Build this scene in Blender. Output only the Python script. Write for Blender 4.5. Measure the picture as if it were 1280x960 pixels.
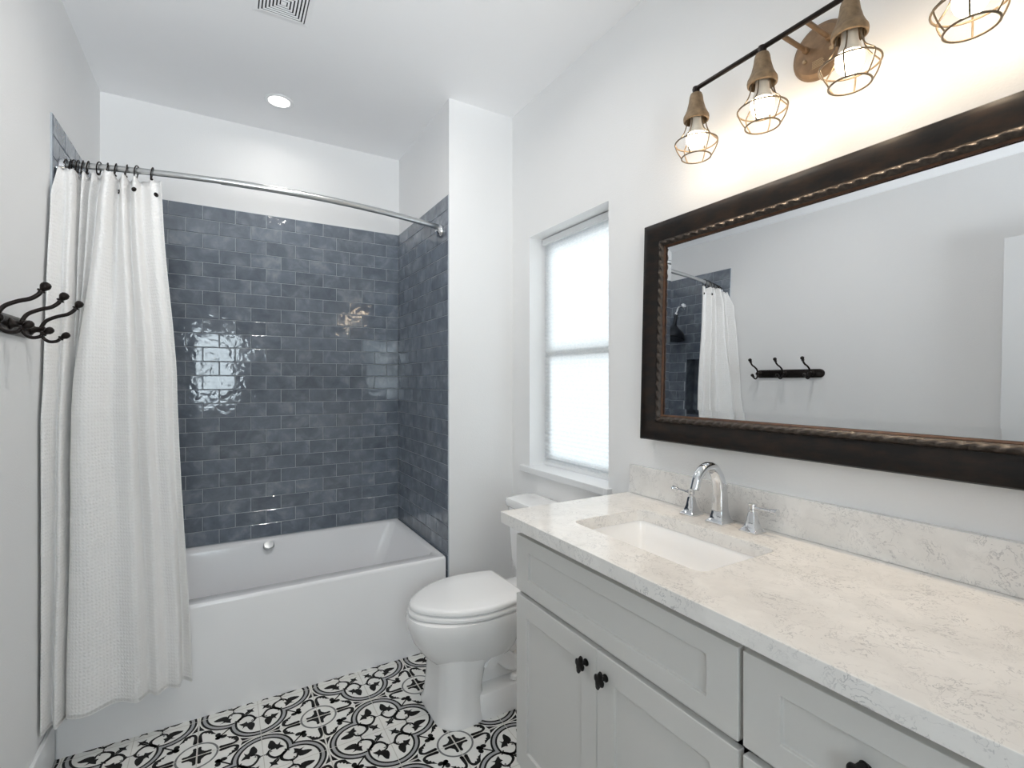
import bpy, bmesh, math, random
from mathutils import Vector, Matrix, noise
random.seed(7)
for o in list(bpy.data.objects): bpy.data.objects.remove(o)
S = bpy.context.scene
COL = S.collection
PI = math.pi
def V3(*a): return Vector(a)

# ------------------------------------------------------------------ camera
XL, YB, YP, XR, XA = -0.5245, 3.159, 2.333, 1.374, 0.9995
ZC, ZT, ZTUB = 2.792, 2.300, 0.456
YF = -1.05
FPX = 616.58
cd = bpy.data.cameras.new('camera'); cam = bpy.data.objects.new('camera', cd); COL.objects.link(cam)
cam.location = (0, 0, 1.3478)
cam.rotation_euler = (PI/2, 0, -0.5315)
cd.sensor_fit = 'HORIZONTAL'; cd.sensor_width = 36.0
cd.lens = 36.0*FPX/1280.0
cd.shift_y = -(480-476.46)/1280.0
cd.clip_start = 0.02
S.camera = cam

# ------------------------------------------------------------------ light and exposure
S.view_settings.view_transform = 'Standard'
S.view_settings.look = 'None'
S.view_settings.gamma = 1.0
S.view_settings.use_curve_mapping = False
S.view_settings.exposure = 0.98
try:
    S.cycles.max_bounces = 12; S.cycles.diffuse_bounces = 8; S.cycles.glossy_bounces = 6
    S.cycles.transparent_max_bounces = 12; S.cycles.sample_clamp_indirect = 6.0
    S.cycles.caustics_reflective = False; S.cycles.caustics_refractive = False
except Exception: pass
W = bpy.data.worlds.new('sky'); S.world = W; W.use_nodes = True
bg = W.node_tree.nodes['Background']
bg.inputs[0].default_value = (0.93, 0.95, 1.0, 1); bg.inputs[1].default_value = 1.4
def area(name, loc, rot, sx, sy, power, color, shape='RECTANGLE'):
    l = bpy.data.lights.new(name, 'AREA'); l.shape = shape; l.size = sx
    if shape == 'RECTANGLE': l.size_y = sy
    l.energy = power; l.color = color
    o = bpy.data.objects.new(name, l); COL.objects.link(o); o.location = loc; o.rotation_euler = rot
    return o
P_WIN, P_REAR, P_CAN, E_BULB, P_CEIL_FILL = 2.2, 17.0, 2.8, 17.0, 440.0
P_SPOT = 2.1
# daylight falling on the two windows from outside
area('window_daylight', (1.66, 1.86, 1.55), (0, PI/2, 0), 1.3, 0.75, P_WIN, (0.92, 0.96, 1.0))
area('rear_window_daylight', (-0.05, YF-0.34, 1.55), (PI/2+math.radians(26), 0, 0), 0.85, 1.1, P_REAR, (0.84, 0.93, 1.0))

# added fill lamp, unseen beyond the rear window, aimed up to brighten the ceiling
area('added_ceiling_fill', (-0.12, YF-2.7, 0.30), (PI/2+math.radians(40), 0, 0), 2.6, 1.6, P_CEIL_FILL, (0.99, 0.97, 1.0))

# ------------------------------------------------------------------ materials
def lin(c):
    return tuple(((x/255)/12.92 if x/255 <= 0.04045 else ((x/255+0.055)/1.055)**2.4) for x in c)
def mat(name, rgb, rough=0.5, metal=0.0, spec=0.5, coat=0.0, nscale=0, namp=0.0, bump=0.0, bscale=200, bdist=0.001, detail=2.0):
    m = bpy.data.materials.new(name); m.use_nodes = True
    nt = m.node_tree; b = nt.nodes['Principled BSDF']
    c = lin(rgb)
    b.inputs['Base Color'].default_value = (*c, 1)
    b.inputs['Roughness'].default_value = rough; b.inputs['Metallic'].default_value = metal
    b.inputs['Specular IOR Level'].default_value = spec; b.inputs['Coat Weight'].default_value = coat
    b.inputs['Coat Roughness'].default_value = 0.05
    tc = nt.nodes.new('ShaderNodeTexCoord')
    if nscale:
        n = nt.nodes.new('ShaderNodeTexNoise'); n.inputs['Scale'].default_value = nscale; n.inputs['Detail'].default_value = 4
        r = nt.nodes.new('ShaderNodeValToRGB')
        r.color_ramp.elements[0].position = 0.3; r.color_ramp.elements[1].position = 0.7
        r.color_ramp.elements[0].color = (*[x*(1-namp) for x in c], 1)
        r.color_ramp.elements[1].color = (*[min(1, x*(1+namp)) for x in c], 1)
        nt.links.new(tc.outputs['Object'], n.inputs['Vector'])
        nt.links.new(n.outputs['Fac'], r.inputs['Fac']); nt.links.new(r.outputs['Color'], b.inputs['Base Color'])
    if bump:
        n2 = nt.nodes.new('ShaderNodeTexNoise'); n2.inputs['Scale'].default_value = bscale; n2.inputs['Detail'].default_value = detail
        bp = nt.nodes.new('ShaderNodeBump'); bp.inputs['Strength'].default_value = bump; bp.inputs['Distance'].default_value = bdist
        nt.links.new(tc.outputs['Object'], n2.inputs['Vector'])
        nt.links.new(n2.outputs['Fac'], bp.inputs['Height']); nt.links.new(bp.outputs['Normal'], b.inputs['Normal'])
    return m
M = {}
M['wall'] = mat('wall_paint', (240, 240, 240), 0.6, spec=0.3, nscale=1.5, namp=0.01, bump=0.35, bscale=170, bdist=0.0015)
M['ceiling'] = mat('ceiling_paint', (247, 247, 248), 0.8, spec=0.2, nscale=2, namp=0.01)
M['trim'] = mat('trim_paint', (236, 237, 238), 0.35, nscale=3, namp=0.01)
M['cabinet'] = mat('cabinet_paint', (213, 212, 209), 0.35, nscale=2, namp=0.01)
M['porcelain'] = mat('porcelain', (247, 247, 247), 0.08, nscale=3, namp=0.008, coat=0.3)
M['acrylic'] = mat('tub_acrylic', (248, 248, 249), 0.14, nscale=3, namp=0.008)
M['seatplastic'] = mat('seat_plastic', (248, 248, 248), 0.2, nscale=3, namp=0.006)
M['chrome'] = mat('chrome', (225, 227, 230), 0.06, 1.0, nscale=5, namp=0.02)
M['nickel'] = mat('brushed_nickel', (200, 202, 203), 0.28, 1.0, nscale=40, namp=0.04)
M['bronze'] = mat('dark_bronze', (38, 32, 30), 0.32, 0.7, nscale=40, namp=0.25)
M['blackiron'] = mat('black_iron', (22, 21, 21), 0.4, 0.5, nscale=60, namp=0.3, bump=0.3, bscale=150)
M['showerdark'] = mat('shower_dark_metal', (46, 50, 56), 0.3, 0.6, nscale=30, namp=0.1)
M['brass'] = mat('weathered_brass', (138, 117, 92), 0.5, 0.45, nscale=60, namp=0.3, bump=0.3, bscale=120)
M['cage'] = mat('cage_wire', (112, 97, 78), 0.45, 0.5, nscale=60, namp=0.15)
M['plate'] = mat('aged_plate', (128, 104, 80), 0.5, 0.4, nscale=35, namp=0.25, bump=0.2, bscale=120)
M['stamp'] = mat('stamped_marks', (178, 158, 130), 0.6, 0.2, nscale=60, namp=0.1)
M['copper'] = mat('copper_lip', (78, 50, 31), 0.45, 0.2, nscale=60, namp=0.3)
M['dark'] = mat('duct_shade_paint', (40, 40, 42), 0.9, nscale=10, namp=0.1)
M['bulbneck'] = mat('bulb_neck', (215, 208, 196), 0.4, nscale=10, namp=0.02)
M['grey'] = mat('gasket_grey', (120, 122, 124), 0.5, nscale=20, namp=0.05)

def emit(name, rgb, strength):
    m = bpy.data.materials.new(name); m.use_nodes = True; nt = m.node_tree
    nt.nodes.remove(nt.nodes['Principled BSDF'])
    e = nt.nodes.new('ShaderNodeEmission'); e.inputs[0].default_value = (*rgb, 1); e.inputs[1].default_value = strength
    nt.links.new(e.outputs[0], nt.nodes['Material Output'].inputs[0]); return m
M['bulb'] = emit('lit_bulb', (1.0, 0.80, 0.57), E_BULB)
M['lens'] = emit('lit_lens', (1.0, 0.97, 0.93), 4.0)

# mirror silver
M['mirror'] = mat('mirror_silver', (228, 230, 232), 0.0, 1.0, nscale=1, namp=0.003)
# window pane: clear glass with a faint reflection
def glass(name):
    m = bpy.data.materials.new(name); m.use_nodes = True; nt = m.node_tree
    nt.nodes.remove(nt.nodes['Principled BSDF'])
    t = nt.nodes.new('ShaderNodeBsdfTransparent'); t.inputs[0].default_value = (0.95, 0.98, 0.98, 1)
    g = nt.nodes.new('ShaderNodeBsdfGlossy'); g.inputs['Roughness'].default_value = 0.02
    f = nt.nodes.new('ShaderNodeFresnel'); f.inputs[0].default_value = 1.45
    x = nt.nodes.new('ShaderNodeMixShader')
    nt.links.new(f.outputs[0], x.inputs[0]); nt.links.new(t.outputs[0], x.inputs[1]); nt.links.new(g.outputs[0], x.inputs[2])
    nt.links.new(x.outputs[0], nt.nodes['Material Output'].inputs[0]); return m
M['glass'] = glass('window_glass')

def blind_mat():
    m = bpy.data.materials.new('blind_fabric'); m.use_nodes = True; nt = m.node_tree
    nt.nodes.remove(nt.nodes['Principled BSDF'])
    d = nt.nodes.new('ShaderNodeBsdfDiffuse'); t = nt.nodes.new('ShaderNodeBsdfTranslucent')
    x = nt.nodes.new('ShaderNodeMixShader'); x.inputs[0].default_value = 0.62
    tc = nt.nodes.new('ShaderNodeTexCoord'); n = nt.nodes.new('ShaderNodeTexNoise')
    n.inputs['Scale'].default_value = 130; n.inputs['Detail'].default_value = 5
    mp = nt.nodes.new('ShaderNodeMapping'); mp.inputs['Scale'].default_value = (1, 0.5, 1.5)
    r = nt.nodes.new('ShaderNodeValToRGB'); r.color_ramp.elements[0].position = 0.35; r.color_ramp.elements[1].position = 0.6
    r.color_ramp.elements[0].color = (0.83, 0.86, 0.87, 1); r.color_ramp.elements[1].color = (0.92, 0.93, 0.93, 1)
    nt.links.new(tc.outputs['Object'], mp.inputs['Vector']); nt.links.new(mp.outputs[0], n.inputs['Vector'])
    nt.links.new(n.outputs['Fac'], r.inputs['Fac'])
    nt.links.new(r.outputs[0], d.inputs[0]); nt.links.new(r.outputs[0], t.inputs[0])
    nt.links.new(d.outputs[0], x.inputs[1]); nt.links.new(t.outputs[0], x.inputs[2])
    nt.links.new(x.outputs[0], nt.nodes['Material Output'].inputs[0]); return m
M['blind'] = blind_mat()

def tile_mat():
    m = mat('glazed_tile', (92, 105, 121), 0.07, spec=0.6, coat=0.0)
    nt = m.node_tree; b = nt.nodes['Principled BSDF']
    tc = nt.nodes.new('ShaderNodeTexCoord')
    at = nt.nodes.new('ShaderNodeAttribute'); at.attribute_name = 'tone'
    n = nt.nodes.new('ShaderNodeTexNoise'); n.inputs['Scale'].default_value = 13; n.inputs['Detail'].default_value = 4; n.inputs['Roughness'].default_value = 0.55
    n.inputs['Distortion'].default_value = 0.4
    # every tile samples its own patch of the glaze clouding
    sc = nt.nodes.new('ShaderNodeVectorMath'); sc.operation = 'SCALE'; sc.inputs[3].default_value = 17.0
    ad = nt.nodes.new('ShaderNodeVectorMath'); ad.operation = 'ADD'
    nt.links.new(at.outputs['Vector'], sc.inputs[0]); nt.links.new(tc.outputs['Object'], ad.inputs[0]); nt.links.new(sc.outputs[0], ad.inputs[1])
    nt.links.new(ad.outputs[0], n.inputs['Vector'])
    r = nt.nodes.new('ShaderNodeValToRGB')
    e = r.color_ramp.elements
    e[0].position = 0.28; e[0].color = (*lin((98, 107, 119)), 1)
    e[1].position = 0.80; e[1].color = (*lin((154, 161, 168)), 1)
    e2 = r.color_ramp.elements.new(0.52); e2.color = (*lin((116, 124, 135)), 1)
    nt.links.new(n.outputs['Fac'], r.inputs['Fac'])
    mx = nt.nodes.new('ShaderNodeMix'); mx.data_type = 'RGBA'; mx.blend_type = 'MULTIPLY'; mx.inputs[0].default_value = 1.0
    mr = nt.nodes.new('ShaderNodeMapRange'); mr.inputs[3].default_value = 0.90; mr.inputs[4].default_value = 1.10
    nt.links.new(at.outputs['Fac'], mr.inputs[0])
    nt.links.new(r.outputs[0], mx.inputs[6]); nt.links.new(mr.outputs[0], mx.inputs[7])
    nt.links.new(mx.outputs[2], b.inputs['Base Color'])
    n2 = nt.nodes.new('ShaderNodeTexNoise'); n2.inputs['Scale'].default_value = 22; n2.inputs['Detail'].default_value = 1.5; n2.inputs['Distortion'].default_value = 0.6
    nt.links.new(ad.outputs[0], n2.inputs['Vector'])
    bp = nt.nodes.new('ShaderNodeBump'); bp.inputs['Strength'].default_value = 0.42; bp.inputs['Distance'].default_value = 0.003
    nt.links.new(n2.outputs['Fac'], bp.inputs['Height']); nt.links.new(bp.outputs['Normal'], b.inputs['Normal'])
    return m
M['tile'] = tile_mat()
M['grout'] = mat('tile_grout', (182, 188, 194), 0.8, nscale=20, namp=0.05)

def quartz_mat():
    m = mat('white_quartz', (228, 226, 222), 0.12)
    nt = m.node_tree; b = nt.nodes['Principled BSDF']
    tc = nt.nodes.new('ShaderNodeTexCoord')
    w = nt.nodes.new('ShaderNodeTexNoise'); w.inputs['Scale'].default_value = 9; w.inputs['Detail'].default_value = 5
    wm = nt.nodes.new('ShaderNodeVectorMath'); wm.operation = 'SCALE'; wm.inputs[3].default_value = 0.30
    ad = nt.nodes.new('ShaderNodeVectorMath'); ad.operation = 'ADD'
    nt.links.new(tc.outputs['Object'], w.inputs['Vector']); nt.links.new(w.outputs['Color'], wm.inputs[0])
    nt.links.new(tc.outputs['Object'], ad.inputs[0]); nt.links.new(wm.outputs[0], ad.inputs[1])
    n = nt.nodes.new('ShaderNodeTexNoise'); n.inputs['Scale'].default_value = 24; n.inputs['Detail'].default_value = 3; n.inputs['Roughness'].default_value = 0.65
    nt.links.new(ad.outputs[0], n.inputs['Vector'])
    s = nt.nodes.new('ShaderNodeMath'); s.operation = 'SUBTRACT'; s.inputs[1].default_value = 0.5
    a = nt.nodes.new('ShaderNodeMath'); a.operation = 'ABSOLUTE'
    nt.links.new(n.outputs['Fac'], s.inputs[0]); nt.links.new(s.outputs[0], a.inputs[0])
    r = nt.nodes.new('ShaderNodeValToRGB'); r.color_ramp.elements[0].position = 0.0; r.color_ramp.elements[1].position = 0.024
    r.color_ramp.elements[0].color = (1, 1, 1, 1); r.color_ramp.elements[1].color = (0, 0, 0, 1)
    nt.links.new(a.outputs[0], r.inputs['Fac'])
    k = nt.nodes.new('ShaderNodeTexNoise'); k.inputs['Scale'].default_value = 16; k.inputs['Detail'].default_value = 3
    kr = nt.nodes.new('ShaderNodeValToRGB'); kr.color_ramp.elements[0].position = 0.38; kr.color_ramp.elements[1].position = 0.62
    nt.links.new(tc.outputs['Object'], k.inputs['Vector']); nt.links.new(k.outputs['Fac'], kr.inputs['Fac'])
    mu = nt.nodes.new('ShaderNodeMath'); mu.operation = 'MULTIPLY'
    nt.links.new(r.outputs[0], mu.inputs[0]); nt.links.new(kr.outputs[0], mu.inputs[1])
    k2 = nt.nodes.new('ShaderNodeMath'); k2.operation = 'MULTIPLY'; k2.inputs[1].default_value = 0.55
    nt.links.new(mu.outputs[0], k2.inputs[0])
    cl = nt.nodes.new('ShaderNodeTexNoise'); cl.inputs['Scale'].default_value = 7; cl.inputs['Detail'].default_value = 5
    cr = nt.nodes.new('ShaderNodeValToRGB'); cr.color_ramp.elements[0].position = 0.3; cr.color_ramp.elements[1].position = 0.7
    cr.color_ramp.elements[0].color = (*lin((226, 224, 221)), 1); cr.color_ramp.elements[1].color = (*lin((243, 241, 238)), 1)
    nt.links.new(ad.outputs[0], cl.inputs['Vector']); nt.links.new(cl.outputs['Fac'], cr.inputs['Fac'])
    mx = nt.nodes.new('ShaderNodeMix'); mx.data_type = 'RGBA'
    nt.links.new(k2.outputs[0], mx.inputs[0]); nt.links.new(cr.outputs[0], mx.inputs[6]); mx.inputs[7].default_value = (*lin((140, 140, 144)), 1)
    nt.links.new(mx.outputs[2], b.inputs['Base Color'])
    return m
M['quartz'] = quartz_mat()

def frame_mat():
    m = mat('aged_black_frame', (30, 26, 24), 0.38, 0.0, spec=0.28)
    nt = m.node_tree; b = nt.nodes['Principled BSDF']; tc = nt.nodes.new('ShaderNodeTexCoord')
    n = nt.nodes.new('ShaderNodeTexNoise'); n.inputs['Scale'].default_value = 14; n.inputs['Detail'].default_value = 8; n.inputs['Roughness'].default_value = 0.7
    mp = nt.nodes.new('ShaderNodeMapping'); mp.inputs['Scale'].default_value = (1, 1, 3)
    r = nt.nodes.new('ShaderNodeValToRGB'); r.color_ramp.elements[0].position = 0.42; r.color_ramp.elements[1].position = 0.8
    r.color_ramp.elements[0].color = (*lin((20, 18, 18)), 1); r.color_ramp.elements[1].color = (*lin((50, 37, 27)), 1)
    nt.links.new(tc.outputs['Object'], mp.inputs[0]); nt.links.new(mp.outputs[0], n.inputs['Vector'])
    nt.links.new(n.outputs['Fac'], r.inputs['Fac']); nt.links.new(r.outputs[0], b.inputs['Base Color'])
    return m
M['frame'] = frame_mat()
M['bead'] = mat('carved_bead', (58, 50, 44), 0.4, 0.3, nscale=120, namp=0.5)

def curtain_mat():
    m = mat('crinkled_cotton', (251, 250, 249), 0.85, spec=0.15)
    nt = m.node_tree; b = nt.nodes['Principled BSDF']
    uv = nt.nodes.new('ShaderNodeUVMap'); uv.uv_map = 'cloth'
    def wave(direction, scale, dist):
        w = nt.nodes.new('ShaderNodeTexWave'); w.bands_direction = direction
        w.inputs['Scale'].default_value = scale; w.inputs['Distortion'].default_value = dist; w.inputs['Detail'].default_value = 2; w.inputs['Detail Scale'].default_value = 2.0
        nt.links.new(uv.outputs[0], w.inputs['Vector']); return w
    a = wave('X', 28, 2.5); c = wave('Y', 24, 3.0)
    mu = nt.nodes.new('ShaderNodeMath'); mu.operation = 'MULTIPLY'
    nt.links.new(a.outputs['Fac'], mu.inputs[0]); nt.links.new(c.outputs['Fac'], mu.inputs[1])
    n = nt.nodes.new('ShaderNodeTexNoise'); n.inputs['Scale'].default_value = 160; n.inputs['Detail'].default_value = 3
    nt.links.new(uv.outputs[0], n.inputs['Vector'])
    ad = nt.nodes.new('ShaderNodeMath'); ad.operation = 'ADD'
    nt.links.new(mu.outputs[0], ad.inputs[0]); nt.links.new(n.outputs['Fac'], ad.inputs[1])
    bp = nt.nodes.new('ShaderNodeBump'); bp.inputs['Strength'].default_value = 0.55; bp.inputs['Distance'].default_value = 0.003
    nt.links.new(ad.outputs[0], bp.inputs['Height']); nt.links.new(bp.outputs['Normal'], b.inputs['Normal'])
    t = nt.nodes.new('ShaderNodeBsdfTranslucent'); t.inputs[0].default_value = (*lin((248, 244, 236)), 1)
    x = nt.nodes.new('ShaderNodeMixShader'); x.inputs[0].default_value = 0.08
    nt.links.new(b.outputs[0], x.inputs[1]); nt.links.new(t.outputs[0], x.inputs[2])
    nt.links.new(x.outputs[0], nt.nodes['Material Output'].inputs[0])
    return m
M['curtain'] = curtain_mat()
M['ftile'] = mat('cement_tile_white', (234, 233, 229), 0.35, spec=0.3, nscale=12, namp=0.03)
M['fblack'] = mat('cement_tile_black', (20, 19, 18), 0.45, spec=0.15, nscale=30, namp=0.12)
M['fgrey'] = mat('cement_tile_grey', (166, 166, 168), 0.33, nscale=30, namp=0.06)
M['fring'] = mat('cement_tile_ring', (112, 114, 114), 0.33, nscale=30, namp=0.06)
M['fgrout'] = mat('floor_grout', (205, 202, 195), 0.7, nscale=30, namp=0.04)

# ------------------------------------------------------------------ mesh builder
class MB:
    def __init__(s): s.v = []; s.f = []; s.m = []
    def add(s, vs, fs, mi=0):
        o = len(s.v); s.v += [Vector(v) for v in vs]
        for f in fs: s.f.append([o+i for i in f]); s.m.append(mi)
        return s
    def box(s, x0, x1, y0, y1, z0, z1, mi=0):
        vs = [(x0,y0,z0),(x1,y0,z0),(x1,y1,z0),(x0,y1,z0),(x0,y0,z1),(x1,y0,z1),(x1,y1,z1),(x0,y1,z1)]
        return s.add(vs, [(3,2,1,0),(4,5,6,7),(0,1,5,4),(1,2,6,5),(2,3,7,6),(3,0,4,7)], mi)
    def loft(s, rings, cap0=True, cap1=True, mi=0, closed=True, loop=False):
        n = len(rings[0]); vs = [p for r in rings for p in r]; fs = []
        R = len(rings)
        for i in range(R if loop else R-1):
            a = i*n; b = ((i+1) % R)*n
            for j in range(n if closed else n-1):
                k = (j+1) % n
                fs.append((a+j, a+k, b+k, b+j))
        if not loop:
            if cap0: fs.append(tuple(reversed(range(n))))
            if cap1: fs.append(tuple((R-1)*n+j for j in range(n)))
        return s.add(vs, fs, mi)
    def tube(s, pts, r, n=12, mi=0, cap=True, loop=False):
        pts = [Vector(p) for p in pts]; N = len(pts); rings = []
        rr = r if isinstance(r, (list, tuple)) else [r]*N
        up = None
        for i, p in enumerate(pts):
            a = pts[(i-1) % N] if (loop or i > 0) else p
            b = pts[(i+1) % N] if (loop or i < N-1) else p
            t = (b-a).normalized()
            if up is None:
                up = V3(0,0,1) if abs(t.z) < 0.9 else V3(1,0,0)
            u = (up - t*up.dot(t)).normalized(); w = t.cross(u); up = u
            rings.append([p+(u*math.cos(2*PI*k/n)+w*math.sin(2*PI*k/n))*rr[i] for k in range(n)])
        return s.loft(rings, cap, cap, mi, loop=loop)
    def lathe(s, prof, c, axis=(0,0,1), n=32, mi=0, cap=True):
        ax = Vector(axis).normalized(); u = ax.orthogonal().normalized(); w = ax.cross(u); c = Vector(c)
        rings = [[c+ax*h+(u*math.cos(2*PI*k/n)+w*math.sin(2*PI*k/n))*max(r, 1e-5) for k in range(n)] for r, h in prof]
        return s.loft(rings, cap, cap, mi)
    def sphere(s, c, r, n=16, m=10, mi=0, sc=(1,1,1)):
        c = Vector(c); prof = []
        rings = []
        for i in range(m+1):
            a = -PI/2+PI*i/m; rr = max(math.cos(a)*r, 1e-5); z = math.sin(a)*r
            rings.append([c+V3(rr*math.cos(2*PI*k/n)*sc[0], rr*math.sin(2*PI*k/n)*sc[1], z*sc[2]) for k in range(n)])
        return s.loft(rings, True, True, mi)
    def poly(s, pts, mi=0): return s.add(pts, [tuple(range(len(pts)))], mi)
    def build(s, name, mats, parent=None, origin=None, smooth=35, bevel=0, bseg=2, recalc=True, weld=0):
        if not isinstance(mats, (list, tuple)): mats = [mats]
        if origin is None:
            lo = [min(v[i] for v in s.v) for i in range(3)]; hi = [max(v[i] for v in s.v) for i in range(3)]
            origin = V3((lo[0]+hi[0])/2, (lo[1]+hi[1])/2, lo[2])
        origin = Vector(origin)
        me = bpy.data.meshes.new(name)
        me.from_pydata([v-origin for v in s.v], [], s.f)
        for m in mats: me.materials.append(M[m] if isinstance(m, str) else m)
        me.polygons.foreach_set('material_index', s.m)
        if recalc or weld:
            bm = bmesh.new(); bm.from_mesh(me)
            if weld: bmesh.ops.remove_doubles(bm, verts=bm.verts, dist=weld)
            if recalc: bmesh.ops.recalc_face_normals(bm, faces=bm.faces)
            bm.to_mesh(me); bm.free()
        if smooth:
            me.polygons.foreach_set('use_smooth', [True]*len(me.polygons))
            me.set_sharp_from_angle(angle=math.radians(smooth))
        o = bpy.data.objects.new(name, me); COL.objects.link(o)
        if parent is not None:
            o.parent = parent; o.location = origin - WL(parent)
        else: o.location = origin
        if bevel:
            md = o.modifiers.new('bevel', 'BEVEL'); md.width = bevel; md.segments = bseg; md.limit_method = 'ANGLE'; md.angle_limit = math.radians(40)
            md.harden_normals = False
        return o
def WL(o):
    p = Vector(o.location)
    while o.parent is not None: o = o.parent; p = p + Vector(o.location)
    return p
def tag(o, label=None, cat=None, group=None, kind=None):
    if label: o['label'] = label
    if cat: o['category'] = cat
    if group: o['group'] = group
    if kind: o['kind'] = kind
    return o
def empty(name, loc, label, cat, group=None):
    o = bpy.data.objects.new(name, None); COL.objects.link(o); o.location = loc; o.empty_display_size = 0.05
    return tag(o, label, cat, group)
def struct(o, label, cat): return tag(o, label, cat, kind='structure')
def copy_tree(o, parent=None, loc=None):
    c = o.copy(); COL.objects.link(c)
    if parent is not None: c.parent = parent
    if loc is not None: c.location = loc
    for ch in list(o.children): copy_tree(ch, c)
    return c
def rrect(cx, cy, hx, hy, r, n=6):
    """rounded rectangle, 2-D points"""
    out = []
    for (sx, sy, a0) in ((1,1,0),(-1,1,PI/2),(-1,-1,PI),(1,-1,1.5*PI)):
        for k in range(n+1):
            a = a0+PI/2*k/n
            out.append((cx+sx*(hx-r)+r*math.cos(a), cy+sy*(hy-r)+r*math.sin(a)))
    return out
def catmull(pts, n):
    pts = [Vector(p) for p in pts]; P = [2*pts[0]-pts[1]]+pts+[2*pts[-1]-pts[-2]]; out = []
    for i in range(1, len(P)-2):
        for k in range(n):
            t = k/n; a, b, c, d = P[i-1], P[i], P[i+1], P[i+2]
            out.append(0.5*((2*b)+(c-a)*t+(2*a-5*b+4*c-d)*t*t+(3*b-a-3*c+d)*t**3))
    out.append(pts[-1]); return out

# ------------------------------------------------------------------ room shell
TH = 0.13
# window opening in the right wall
WY0, WY1, WZ0, WZ1 = 1.552, 2.157, 0.905, 2.092
struct(MB().box(XL-TH, XR+0.2, YF-TH, YB+TH, -0.1, 0.0).build('floor', 'ftile', smooth=0), 'floor of black and white patterned cement tiles', 'floor')
struct(MB().box(XL-TH, XR+0.2, YF-TH, YB+TH, ZC, ZC+0.1).build('ceiling', 'ceiling', smooth=0), 'plain white ceiling', 'ceiling')
w = MB()
w.box(XR, XR+0.2, YF, WY0, 0, ZC); w.box(XR, XR+0.2, WY1, YB, 0, ZC)
w.box(XR, XR+0.2, WY0, WY1, 0, WZ0); w.box(XR, XR+0.2, WY0, WY1, WZ1, ZC)
struct(w.build('wall_right', 'wall', smooth=0), 'white right wall with the window, mirror and vanity', 'wall')
# niche in the left wall, behind the shower curtain
NY0, NY1, NZ0, NZ1, ND = 2.42, 2.71, 0.93, 1.64, 0.09
w = MB()
w.box(XL-TH, XL, YF, NY0, 0, ZC); w.box(XL-TH, XL, NY1, YB, 0, ZC)
w.box(XL-TH, XL, NY0, NY1, 0, NZ0); w.box(XL-TH, XL, NY0, NY1, NZ1, ZC); w.box(XL-TH, XL-ND-0.01, NY0, NY1, NZ0, NZ1)
wall_left = struct(w.build('wall_left', 'wall', smooth=0), 'white left wall with the hook rail', 'wall')
wall_back = struct(MB().box(XL-TH, XR+0.2, YB, YB+TH, 0, ZC).build('wall_back', 'wall', smooth=0), 'back wall of the tub alcove, white above blue tile', 'wall')
wall_alcove = struct(MB().box(XA, XR, YP, YB, 0, ZC).build('wall_alcove', 'wall', smooth=0), 'white wall projecting between tub alcove and window', 'wall')
# rear wall behind the camera with a window
RX0, RX1, RZ0, RZ1 = -0.42, 0.18, 1.10, 1.98
w = MB()
w.box(XL-TH, RX0, YF-TH, YF, 0, ZC); w.box(RX1, XR+0.2, YF-TH, YF, 0, ZC)
w.box(RX0, RX1, YF-TH, YF, 0, RZ0); w.box(RX0, RX1, YF-TH, YF, RZ1, ZC)
struct(w.build('wall_front', 'wall', smooth=0), 'white wall behind the camera', 'wall')
# baseboards
def baseboard(name, x0, x1, y0, y1, axis, label):
    b = MB(); h = 0.135; t = 0.014
    b.box(x0, x1, y0, y1, 0.0, h)
    return struct(b.build(name, 'trim', smooth=0, bevel=0.004), label, 'baseboard')
baseboard('baseboard_left', XL, XL+0.014, 0.9, YP-0.002, 'y', 'white baseboard along the left wall')
baseboard('baseboard_right', XR-0.014, XR, 1.44, YP-0.016, 'y', 'white baseboard behind the toilet')
baseboard('baseboard_alcove', XA+0.001, XR, YP-0.014, YP, 'x', 'white baseboard on the wall beside the tub')

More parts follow.
